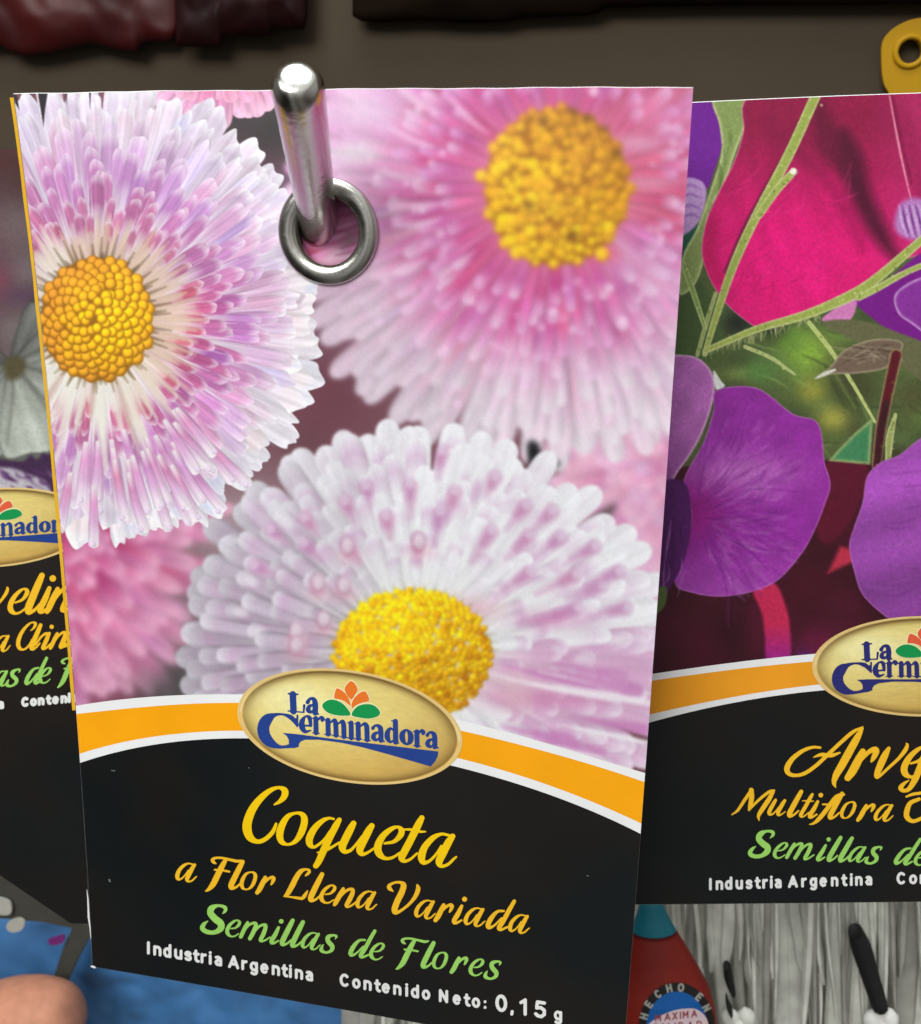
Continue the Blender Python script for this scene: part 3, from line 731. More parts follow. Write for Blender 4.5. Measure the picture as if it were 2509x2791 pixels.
def sweetpea_art():
    A = Art(1690, 240, 2560, 1870)
    A.img[:] = (84, 100, 56)
    rn = RNG
    for i in range(70):
        x, y = rn.uniform(1800, 2560), rn.uniform(840, 1270)
        A.blob(x, y, rn.uniform(20, 60), rn.uniform(15, 45), [(116, 152, 70), (60, 74, 44), (138, 154, 80), (96, 126, 74), (66, 64, 46)][rn.integers(5)], .6)
    for x, y, rx, c in [(2205, 960, 70, (140, 178, 66)), (2150, 930, 40, (110, 150, 60)), (2215, 1065, 42, (152, 152, 62)), (2270, 1140, 44, (170, 166, 72)), (2070, 1010, 44, (92, 134, 66)), (2010, 880, 50, (36, 40, 34)), (2340, 1060, 60, (70, 74, 42)), (2110, 890, 36, (30, 36, 30)), (2480, 1080, 70, (84, 88, 52))]:
        A.blob(x, y, rx, rx * .85, c, .95)
    for k in range(26):
        x, y = rn.uniform(1940, 2500), rn.uniform(900, 1240); a = rn.uniform(-.4, 1.3); l = rn.uniform(50, 150)
        A.stroke([(x, y, 2), (x + l * .5 * math.cos(a), y + l * .5 * math.sin(a) + rn.normal(0, 6), rn.uniform(4, 8)), (x + l * math.cos(a), y + l * math.sin(a), 2)], (150, 176, 96) if k % 3 else (44, 54, 34), soft=3 + 3 * rn.random(), k=.45)
    A.poly([(1840, 640), (1905, 760), (1960, 860), (1960, 960), (1840, 980)], (70, 92, 50), soft=6)
    A.poly([(1850, 600), (1905, 610), (1890, 690), (1840, 720)], (34, 92, 72), soft=5)
    # maroon lower ground
    A.poly([(1690, 1280), (2250, 1255), (2370, 1265), (2560, 1280), (2560, 1880), (1690, 1880)], (58, 16, 28), soft=3, smooth=False)
    for i in range(60):
        A.blob(rn.uniform(1750, 2560), rn.uniform(1280, 1850), rn.uniform(25, 80), rn.uniform(25, 80), [(84, 18, 42), (36, 10, 20), (46, 24, 26), (70, 14, 34), (96, 22, 50)][rn.integers(5)], .45)
    A.poly([(2250, 1262), (2366, 1266), (2330, 1400), (2262, 1480), (2225, 1440)], (92, 18, 42), soft=6)
    A.blob(2230, 1760, 70, 60, (120, 26, 70), .7); A.blob(2190, 1790, 26, 24, (96, 34, 110), .8)
    A.poly([(2050, 1600), (2110, 1590), (2140, 1650), (2152, 1710), (2150, 1800), (2092, 1806), (2084, 1730), (2075, 1670)], (196, 40, 84), soft=5,
           shade=lambda X, Y, C: C + (np.array([160, 34, 130.]) - C) * np.clip((Y - 1700) / 90, 0, 1)[..., None])
    A.poly([(2290, 1490), (2318, 1496), (2326, 1530), (2256, 1562)], (190, 48, 74), soft=7, smooth=False)
    # purple patch and leaf at the upper left
    A.poly([(1860, 285), (1950, 288), (1972, 370), (1945, 470), (1920, 520), (1850, 520)], (116, 36, 152), soft=2)
    A.poly([(1850, 500), (1905, 490), (1925, 530), (1900, 610), (1840, 640)], (196, 156, 214), soft=3)
    for y in (520, 545, 575, 600): A.stroke([(1850, y, 4), (1880, y - 16, 9), (1910, y - 4, 3)], (150, 100, 180), soft=3, k=.7)
    A.poly([(1945, 270), (2050, 270), (2032, 340), (2002, 420), (1975, 500), (1940, 560), (1922, 640), (1915, 720), (1890, 780), (1850, 800), (1860, 700), (1900, 620), (1935, 520), (1965, 420), (1960, 340)], (138, 158, 92), soft=2, edge=(196, 206, 146), ew=6)
    for k in range(16):
        t = rn.random(); A.stroke([(1990 - 70 * t, 300 + 330 * t, 2), (2000 - 74 * t, 340 + 320 * t, 7), (1990 - 76 * t, 380 + 310 * t, 2)], (104, 128, 66), soft=3, k=.5)

    # big magenta petal
    def mag(X, Y, C):
        k = np.clip((700 - Y) / 330, 0, 1)[..., None]
        C = C * (1 - k) + np.array([148, 26, 72.]) * k
        d = np.hypot((X - 2120) / 190, (Y - 700) / 190)[..., None]; e = np.exp(-d ** 2)
        C = C + (np.array([236, 22, 126.]) - C) * e
        r = np.clip((X - 2360) / 140, 0, 1)[..., None]; C = C + (np.array([196, 50, 116.]) - C) * r * .6
        v = np.sin((X * .9 - Y * .55) * .055 + np.sin(X * .012) * 3) * np.sin((X + Y) * .013); C = C * (1 + .035 * v)[..., None]
        return C
    A.poly([(2046, 262), (2025, 360), (2000, 440), (1960, 520), (1925, 600), (1912, 680), (1925, 740), (1950, 790), (1985, 835), (2040, 880), (2080, 897), (2140, 885), (2240, 850), (2340, 800), (2420, 720), (2560, 640), (2560, 250), (2300, 250)], (226, 26, 118), soft=1.6, shade=mag, edge=(236, 120, 170), ew=2.5)
    for pts, c, k in [([(2300, 370, 30), (2316, 430, 64), (2350, 540, 58), (2400, 640, 46), (2440, 700, 20)], (70, 18, 42), .85), ([(2230, 300, 40), (2262, 390, 80), (2310, 450, 60)], (98, 22, 52), .75), ([(2070, 290, 20), (2110, 400, 40), (2090, 520, 20)], (150, 22, 74), .6), ([(2470, 330, 20), (2500, 460, 40), (2520, 560, 20)], (150, 24, 78), .5),
                      ([(2090, 320, 20), (2140, 380, 46), (2230, 470, 20)], (128, 22, 66), .5), ([(2240, 470, 10), (2300, 560, 30), (2350, 680, 12)], (150, 14, 80), .6), ([(1960, 760, 8), (1935, 690, 20), (1950, 600, 8)], (176, 12, 76), .6)]:
        A.stroke(pts, c, soft=20, k=k)
    for i in range(46):
        a = rn.uniform(.35, 1.5); x, y = 2380 - rn.uniform(20, 380), 420 + rn.uniform(0, 380)
        A.stroke([(x, y, 1.5), (x - 30 * math.cos(a), y + 30 * math.sin(a), 4), (x - 70 * math.cos(a), y + 60 * math.sin(a), 1)], (240, 70, 150) if rn.random() < .5 else (150, 10, 70), soft=4, k=.3)
    A.stroke([(2424, 262, 4), (2450, 400, 6), (2472, 500, 5), (2490, 570, 3)], (236, 140, 170), soft=1.5); A.stroke([(2432, 262, 8), (2460, 400, 9), (2484, 500, 8)], (120, 16, 60), soft=3, k=.6)
    A.poly([(2450, 560), (2490, 540), (2540, 560), (2540, 650), (2470, 650), (2438, 620)], (190, 130, 200), soft=8)
    for k in range(8): A.stroke([(2450 + 9 * k, 560, 2), (2456 + 10 * k, 600, 5), (2470 + 9 * k, 645, 2)], (90, 30, 120) if k % 2 else (226, 200, 232), soft=2, k=.8)
    # purple petals under the second stem
    A.poly([(2330, 812), (2420, 760), (2540, 690), (2540, 940), (2440, 905), (2380, 870)], (122, 26, 138), soft=1.6)
    A.poly([(2440, 800), (2500, 760), (2560, 760), (2560, 920), (2480, 880), (2445, 850)], (138, 50, 156), soft=2, edge=(204, 160, 214), ew=6)
    A.poly([(2240, 868), (2330, 812), (2320, 868), (2280, 880)], (214, 130, 190), soft=2)

    # stems
    def stem(pts, c=(160, 176, 84), rim=(214, 220, 160)):
        A.stroke(pts, c, soft=1.3, rim=rim)
        P = crom(pts, 14)
        for p in P[::1]:
            if rn.random() < .22: A.spot(p[0] + rn.normal(0, p[2] * .3), p[1] + rn.normal(0, 3), rn.uniform(2, 4), (206, 214, 140) if rn.random() < .5 else (116, 128, 52), k=.7, light=0)
    dk = (66, 14, 40)
    A.stroke([(2208, 280, 14), (2136, 430, 14), (2040, 600, 14), (1978, 740, 12)], dk, soft=5, k=.7)
    stem([(2222, 262, 28), (2150, 420, 28), (2060, 590, 26), (2000, 720, 24), (1955, 850, 20), (1920, 965, 14)])
    stem([(2162, 468, 20), (2115, 520, 22), (2068, 585, 22)]); A.spot(2162, 468, 10, (226, 228, 200))
    stem([(1900, 968, 10), (1925, 880, 12), (1950, 800, 10)], (130, 150, 76))
    stem([(1862, 720, 14), (1890, 800, 16), (1920, 890, 12)], (130, 160, 80))
    stem([(2560, 612, 20), (2470, 690, 24), (2400, 750, 26), (2330, 800, 30), (2200, 856, 24), (2060, 898, 20), (1922, 956, 16)])
    stem([(2560, 705, 16), (2470, 742, 16), (2390, 786, 18), (2340, 812, 16)])
    for i in range(90):
        x = rn.uniform(1920, 2240); y = 956 - (x - 1922) * .32; A.stroke([(x, y, 2), (x + rn.uniform(-8, 8), y + rn.uniform(10, 26), 1)], (200, 206, 140), soft=1.2, k=.6)
    stem([(2205, 880, 12), (2260, 950, 12), (2320, 1040, 10), (2384, 1150, 7)], (170, 190, 96)); stem([(2030, 945, 10), (2100, 975, 10), (2165, 1020, 6)], (150, 170, 90))
    # sepal bud and red stem
    A.poly([(2240, 880), (2330, 872), (2430, 900), (2560, 960), (2560, 1060), (2440, 990), (2330, 930)], (104, 104, 72), soft=3)
    A.poly([(2222, 1030), (2262, 1000), (2300, 955), (2380, 925), (2460, 935), (2420, 1000), (2330, 1018), (2270, 1020)], (116, 98, 82), soft=2, edge=(170, 160, 130), ew=4)
    for k in range(22): A.stroke([(2300 + rn.uniform(-40, 130), 960 + rn.uniform(-20, 40), 2), (2340 + rn.uniform(-40, 130), 950 + rn.uniform(-20, 40), 4)], (80, 64, 54) if k % 2 else (160, 146, 122), soft=2, k=.6)
    A.stroke([(2222, 1032, 3), (2245, 1020, 10), (2275, 1008, 6)], (214, 216, 200), soft=1.5)
    stem([(2442, 968, 34), (2424, 1050, 32), (2402, 1160, 30), (2388, 1270, 26)], (92, 24, 34), (176, 176, 120))
    A.stroke([(2415, 1100, 18), (2400, 1180, 20), (2392, 1260, 18)], (52, 22, 28), soft=5, k=.8)
    A.poly([(2378, 1140), (2330, 1180), (2290, 1220), (2258, 1256), (2370, 1266)], (66, 132, 88), soft=3, smooth=False, edge=(160, 180, 116), ew=7)
    stem([(2440, 1130, 8), (2425, 1190, 20), (2420, 1250, 16)], (150, 160, 92))
    # lilac petal, left edge
    A.poly([(1800, 962), (1840, 966), (1892, 972), (1930, 1000), (1947, 1045), (1938, 1110), (1904, 1200), (1850, 1282), (1800, 1330)], (186, 108, 188), soft=1.6, edge=(224, 178, 216), ew=5,
           shade=lambda X, Y, C: C * (1 + .05 * np.sin((X * .3 + Y) * .05) * np.sin(X * .06))[..., None] + (np.array([140, 70, 150.]) - C) * np.clip((Y - 1150) / 300, 0, .5)[..., None])
    A.poly([(1944, 1010), (1966, 1040), (1975, 1052), (1950, 1060)], (226, 228, 226), soft=2)

    # main purple petal and its veins
    def pur(X, Y, C):
        d = np.hypot((X - 2010) / 150, (Y - 1290) / 60)[..., None]; C = C + (np.array([188, 104, 192.]) - C) * np.exp(-d ** 2)
        k = np.clip((Y - 1480) / 160, 0, 1)[..., None]; C = C + (np.array([168, 74, 176.]) - C) * k * .8
        k = np.exp(-(np.hypot(X - 1890, Y - 1400) / 90) ** 2)[..., None]; C = C + (np.array([140, 24, 122.]) - C) * k
        return C * (1 + .04 * np.sin(X * .05 + Y * .02) * np.sin(Y * .043))[..., None]
    main = [(1947, 1068), (2006, 1053), (2075, 1063), (2159, 1127), (2223, 1147), (2241, 1196), (2246, 1256), (2263, 1320), (2248, 1374), (2223, 1438), (2189, 1502), (2125, 1577), (2055, 1611), (1967, 1626), (1888, 1616), (1838, 1586), (1873, 1468), (1883, 1394), (1863, 1310), (1917, 1206), (1944, 1117)]
    A.poly(main, (148, 46, 158), soft=1.5, shade=pur, edge=(190, 116, 194), ew=2.5)
    for i in range(34):
        a = -1.35 + 2.55 * i / 33 + rn.normal(0, .02); l0, l1 = rn.uniform(40, 90), rn.uniform(210, 330)
        ox, oy = 1885, 1400
        p = [(ox + r * math.cos(a + .1 * math.sin(r * .02 + i)), oy + r * math.sin(a + .1 * math.sin(r * .02 + i)), wd) for r, wd in ((l0, 1.2), ((l0 + l1) / 2, 3.5), (l1, 1.2))]
        if p[-1][0] > 2235: continue
        A.stroke(p, (96, 14, 112), soft=4, k=.34)
        if i % 2: A.stroke([(x + 5, y + 5, w_) for x, y, w_ in p], (164, 84, 176), soft=3.5, k=.28)
    for i in range(150):
        a = rn.uniform(-1.3, 1.15); r0_ = rn.uniform(60, 300); x, y = 1885 + r0_ * math.cos(a), 1400 + r0_ * math.sin(a)
        if poly_sdf(np.array([[x + 20.]]), np.array([[y]]), main)[0, 0] > -14: continue
        A.stroke([(x, y, 2), (x + 22 * math.cos(a + .15), y + 22 * math.sin(a + .15), 7), (x + 46 * math.cos(a), y + 46 * math.sin(a), 2)], (196, 124, 200) if i % 3 else (112, 22, 128), soft=5, k=.3)
    A.poly([(1790, 1345), (1862, 1312), (1884, 1400), (1872, 1500), (1834, 1590), (1790, 1620)], (84, 26, 98), soft=2)
    for k in range(14):
        x = rn.uniform(1800, 1872); y = rn.uniform(1360, 1560)
        A.stroke([(x, y, 1), (x + rn.uniform(-14, 6), y + rn.uniform(20, 50), 4), (x + rn.uniform(-24, 0), y + rn.uniform(60, 90), 1)], (176, 120, 184) if k % 2 else (56, 14, 70), soft=2, k=.7)
    A.poly([(1790, 1610), (1816, 1600), (1812, 1650), (1786, 1670)], (92, 110, 56), soft=3)
    right = [(2560, 1180), (2509, 1195), (2450, 1240), (2400, 1260), (2362, 1300), (2350, 1370), (2326, 1440), (2314, 1490), (2328, 1560), (2350, 1620), (2400, 1670), (2440, 1690), (2560, 1700)]
    A.poly(right, (156, 74, 172), soft=1.6, edge=(186, 116, 190), ew=2.5, shade=lambda X, Y, C: C * (1 + .08 * np.sin(Y * .035 + X * .01))[..., None] * np.clip(1.12 - .0006 * (Y - 1250), .8, 1.15)[..., None])
    for k in range(26):
        x, y = rn.uniform(2340, 2540), rn.uniform(1260, 1660)
        A.stroke([(x, y, 1), (x + 40, y + rn.uniform(-14, 8), 4), (x + 80, y + rn.uniform(-20, 10), 1)], (166, 96, 176) if k % 2 else (96, 20, 112), soft=4, k=.35)
    for k in range(900):
        x, y = rn.uniform(1760, 2540), rn.uniform(270, 1800)
        v = A.sample(np.array([x]), np.array([y]))[0]
        if v.max() - v.min() < 60: continue
        A.stroke([(x, y, 2), (x + rn.uniform(2, 14), y + rn.uniform(-10, 4), 3.5)], tuple(np.clip(v * (1.22 if k % 2 else .82) + (10 if k % 2 else 0), 0, 250)), soft=2, k=.4)
    A.grain(.03, .8)
    return A


def carnation_art():
    A = Art(-330, 380, 330, 1500)
    A.img[:] = (74, 60, 62)
    for x, y, rx, ry, c in [(20, 440, 160, 70, (70, 30, 30)), (60, 520, 90, 50, (64, 36, 36)), (40, 620, 90, 80, (110, 98, 98)), (70, 740, 60, 60, (116, 106, 108)), (0, 770, 30, 50, (128, 62, 82)), (70, 810, 80, 30, (78, 56, 80)),
                            (40, 900, 90, 60, (120, 122, 118)), (60, 980, 60, 40, (126, 126, 120)), (-150, 800, 180, 300, (110, 70, 84))]:
        A.blob(x, y, rx, ry, c, .9)
    fl = [(-.95, 200, 60, (112, 114, 110)), (-.45, 190, 62, (128, 130, 124)), (3.5, 260, 80, (120, 122, 116)), (2.75, 260, 80, (150, 154, 146)), (-.02, 190, 66, (150, 154, 147)), (.62, 240, 74, (168, 173, 164)), (1.98, 250, 84, (166, 171, 162)), (1.28, 252, 88, (180, 186, 176))]
    for a_, r_, w_, c_ in fl:
        A.petal(30, 1000, a_, 4, r_ * 1.03, 12, w_ * 1.03, [(0, tuple(v * .5 for v in c_)), (1, tuple(v * .55 for v in c_))], edge=0, streak=0, soft=7, tip=.86)
        A.petal(30, 1000, a_, 4, r_, 8, w_, [(0, tuple(v * .55 for v in c_)), (.2, tuple(v * .86 for v in c_)), (.6, c_), (1, tuple(v * 1.06 for v in c_))], edge=.16, streak=.10, notch=.05, soft=3, tip=.86)
    for p in [[(36, 1020, 8), (32, 1100, 9), (18, 1210, 4)], [(60, 1010, 5), (90, 1060, 7), (130, 1120, 3)], [(20, 1010, 6), (-20, 1060, 6), (-60, 1120, 4)], [(50, 985, 5), (80, 950, 7), (110, 920, 3)], [(66, 996, 4), (100, 985, 6), (120, 975, 2)]]:
        A.stroke(p, (104, 106, 98), soft=5, k=.6)
    A.poly([(10, 990), (40, 970), (70, 985), (60, 1020), (24, 1036)], (84, 78, 52), soft=8)
    A.poly([(-120, 1262), (20, 1256), (60, 1258), (84, 1240), (100, 1256), (116, 1236), (135, 1240), (190, 1230), (190, 1400), (-120, 1400)], (66, 40, 74), soft=3)
    A.poly([(-60, 1285), (20, 1275), (70, 1290), (130, 1320), (130, 1390), (-60, 1390)], (184, 178, 188), soft=5)
    for k in range(26):
        x, y = RNG.uniform(-20, 140), RNG.uniform(1270, 1350)
        A.stroke([(x, y, 2), (x + RNG.uniform(8, 24), y + RNG.uniform(4, 22), RNG.uniform(4, 12)), (x + RNG.uniform(24, 50), y + RNG.uniform(10, 40), 2)], [(62, 24, 78), (150, 130, 160), (206, 200, 208), (90, 50, 104)][k % 4], soft=2.5, k=.8)
    A.blur(1.2); A.grain(.02, 1)
    return A
# ------------------------------------------------------------------ materials
M = {}
M['print'] = mat('printed_paper', attr='print', rough=.42, spec=.35, bump=.018, bscale=2500)
M['paper'] = mat('white_paper', (236, 238, 238), rough=.6, spec=.3, noise=.03, nscale=500)
M['black_ink'] = mat('black_print', (20, 21, 21), rough=.40, spec=.36, noise=.45, nscale=26, bump=.06, bscale=2600, rvar=.14)
M['orange_ink'] = mat('orange_print', (252, 170, 14), rough=.42, spec=.3, noise=.03, nscale=160, bump=.03, bscale=2500)
M['dim_orange_ink'] = mat('dull_orange_print', (244, 162, 36), rough=.45, spec=.3, noise=.05, nscale=160)
M['white_ink'] = mat('white_print', (240, 242, 243), rough=.45, spec=.3, noise=.02, nscale=300)
M['yellow_paper'] = mat('yellow_paper', (240, 186, 40), rough=.55, noise=.06, nscale=700)
M['yellow_ink'] = mat('yellow_lettering', (252, 208, 14), rough=.4, spec=.3, noise=.03, nscale=700)
M['amber_ink'] = mat('amber_lettering', (252, 196, 42), rough=.4, spec=.3, noise=.04, nscale=700)
M['green_ink'] = mat('green_lettering', (158, 216, 104), rough=.4, spec=.3, noise=.06, nscale=700)
M['small_ink'] = mat('small_white_lettering', (236, 238, 236), rough=.45, spec=.3)
M['blue_ink'] = mat('blue_print', (36, 66, 142), rough=.42, spec=.3, noise=.04, nscale=400)
M['deep_blue_ink'] = mat('deep_blue_print', (44, 46, 116), rough=.45, spec=.3)
M['orange_petal'] = mat('tulip_orange', (238, 122, 40), rough=.42); M['red_petal'] = mat('tulip_red', (230, 96, 62), rough=.42)
M['leaf_ink'] = mat('leaf_green_print', (14, 150, 78), rough=.42); M['cream_ink'] = mat('cream_outline', (246, 240, 190), rough=.45)
M['steel'] = mat('polished_steel', (0.56, 0.55, 0.51), raw=True, rough=.22, metal=1.0, rvar=.10, nscale=700, bump=.22, bscale=1100)
M['nickel'] = mat('worn_nickel', (0.50, 0.49, 0.45), raw=True, rough=.25, metal=1.0, rvar=.1, nscale=600, bump=.10, bscale=1300)
M['wall'] = mat('taupe_board', (71, 61, 49), rough=.85, spec=.2, noise=.14, nscale=14)  # base colour darkened to stand in for shade at the back
M['dark_wood'] = mat('dark_wood', (26, 18, 12), rough=.9, spec=.03, noise=.4, nscale=40)
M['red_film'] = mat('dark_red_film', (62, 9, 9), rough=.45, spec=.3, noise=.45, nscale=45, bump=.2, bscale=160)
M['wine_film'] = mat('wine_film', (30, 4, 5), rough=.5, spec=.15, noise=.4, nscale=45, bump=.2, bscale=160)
M['tag'] = mat('yellow_plastic', (172, 130, 6), rough=.5, spec=.2, noise=.1, nscale=60)
M['blue_film'] = mat('blue_film', (64, 114, 166), rough=.35, spec=.5, noise=.25, nscale=40, bump=.25, bscale=140)
M['strap'] = mat('grey_strap', (62, 62, 56), rough=.8, noise=.15, nscale=120)
M['plum'] = mat('plum_paint', (104, 34, 110), rough=.4)
M['off_white'] = mat('off_white_plastic', (172, 172, 164), rough=.5, noise=.08, nscale=200)
M['skin'] = mat('skin', (198, 138, 112), rough=.6, spec=.25, noise=.12, nscale=260, bump=.25, bscale=900)
M['skin'].node_tree.nodes['Principled BSDF'].inputs['Subsurface Weight'].default_value = 0.0
M['nail'] = mat('nail', (222, 168, 146), rough=.3)
M['red_plastic'] = mat('brick_red_plastic', (128, 28, 18), rough=.5, noise=.2, nscale=60)
M['teal_plastic'] = mat('teal_plastic', (22, 112, 130), rough=.4, noise=.15, nscale=90)
M['label_blue'] = mat('label_blue', (16, 96, 176), rough=.4); M['label_black'] = mat('label_black', (30, 26, 26), rough=.5)
M['label_pink'] = mat('label_pale_pink', (232, 208, 216), rough=.5, noise=.04, nscale=300); M['label_red'] = mat('label_red_ink', (156, 60, 66), rough=.5)
M['strip'] = mat('pale_grey_film', (228, 229, 220), rough=.42, spec=.5, noise=.2, nscale=140, bump=.35, bscale=320)
M['strip_dark'] = mat('grey_film', (164, 164, 156), rough=.45, spec=.5, noise=.25, nscale=120, bump=.35, bscale=320)
M['black_rubber'] = mat('black_plastic', (26, 26, 28), rough=.75, noise=.2, nscale=100)
M['cotton'] = mat('white_cotton', (226, 226, 222), rough=.9, spec=.1, noise=.08, nscale=300, bump=.5, bscale=700)
M['scuff_grey'] = mat('worn_board_edge', (110, 110, 106), rough=.7)  # grey of the small scuffs on the black panel


_n = M['black_ink'].node_tree                      # the black varies a little at random between bluish and brownish
_t = _n.nodes.new('ShaderNodeTexCoord'); _o = _n.nodes.new('ShaderNodeTexNoise'); _o.inputs['Scale'].default_value = 22; _o.inputs['Detail'].default_value = 7
_r = _n.nodes.new('ShaderNodeValToRGB'); _r.color_ramp.elements[0].position = .38; _r.color_ramp.elements[1].position = .62
_r.color_ramp.elements[0].color = (*lin((16, 21, 23)), 1); _r.color_ramp.elements[1].color = (*lin((31, 25, 21)), 1)
_n.links.new(_t.outputs['Object'], _o.inputs['Vector']); _n.links.new(_o.outputs['Fac'], _r.inputs[0]); _n.links.new(_r.outputs[0], _n.nodes['Principled BSDF'].inputs['Base Color'])


# ------------------------------------------------------------------ curves shared by the packets
def curve(pts, deg=4):
    p = np.array(pts, float); c = np.polyfit((p[:, 0] - 1000) / 1000, p[:, 1], deg)
    return lambda x: np.polyval(c, (np.asarray(x, float) - 1000) / 1000)


class Packet:
    """photo-position layout of one printed packet: edges left/right (x of y), curves top ... bottom (y of x)"""
    def __init__(s, root, mp_, xl, xr):
        s.root, s.mp, s.xl, s.xr = root, mp_, xl, xr

    def grid(s, ya, yb, nu, nv):
        u, v = np.meshgrid(np.linspace(0, 1, nu), np.linspace(0, 1, nv)); x = s.xl(1200.) + u * (s.xr(1200.) - s.xl(1200.))
        for _ in range(4):
            y = ya(x) + v * (yb(x) - ya(x)); x = s.xl(y) + u * (s.xr(y) - s.xl(y))
        return x, y

    def sheet(s, name, ya, yb, mt, lift, nu=90, nv=8, hole=None):
        x, y = s.grid(ya, yb, nu, nv); V = s.mp(x, y, lift).reshape(-1, 3)
        return link(name, mesh_np(name, V, grid_faces(nv, nu)), mt, s.root)

    def picture(s, name, ya, yb, art, lift, nu, nv, hole=None):
        x, y = s.grid(ya, yb, nu, nv); C = lin(art.sample(x, y)).reshape(-1, 3) * GAIN
        mask = None
        if hole is not None:
            xc = (x[:-1, :-1] + x[1:, 1:]) / 2; yc = (y[:-1, :-1] + y[1:, 1:]) / 2
            mask = ((xc - hole[0]) / hole[2]) ** 2 + ((yc - hole[1]) / hole[3]) ** 2 > 1
        F = grid_faces(nv, nu, mask); V, F, C = drop_loose(s.mp(x, y, lift).reshape(-1, 3), F, C)
        me = mesh_np(name, V, F); set_col(me, C)
        return link(name, me, M['print'], s.root)

    def envelope(s, name, top, bot, y_back, mt, hole=None, grow=2.0, lift=0.0, nu=120, nv=170, gtop=None):
        """paper body: front sheet, back sheet and the folded edge between them"""
        a, b, xl, xr = top, bot, s.xl, s.xr
        s.xl = lambda y: xl(y) - grow; s.xr = lambda y: xr(y) + grow
        x, y = s.grid(lambda q: a(q) - (grow if gtop is None else gtop), lambda q: b(q) + grow, nu, nv); s.xl, s.xr = xl, xr
        V = s.mp(x, y, lift); n = nu * nv
        W = V.copy(); W[..., 1] += y_back
        mask = None
        if hole is not None:
            xc = (x[:-1, :-1] + x[1:, 1:]) / 2; yc = (y[:-1, :-1] + y[1:, 1:]) / 2
            mask = ((xc - hole[0]) / hole[2]) ** 2 + ((yc - hole[1]) / hole[3]) ** 2 > 1
        F = grid_faces(nv, nu, mask); B = F[:, ::-1] + n
        i = np.arange(n).reshape(nv, nu); ring = np.concatenate([i[0, :], i[1:, -1], i[-1, -2::-1], i[-2:0:-1, 0]])
        nx = np.roll(ring, -1); side = np.stack([ring, nx, nx + n, ring + n], -1)
        return link(name, mesh_np(name, np.vstack([V.reshape(-1, 3), W.reshape(-1, 3)]), np.vstack([F, B, side]), False), mt, s.root)


# badge in its own frame: x along the lettering, y down, measured on the front packet
def zb(zx, zy):
    X = 600 + zx / 2.6; Y = 1800 + zy / 2.6; x = X - 953; return x, (Y - 1980) - .13 * x


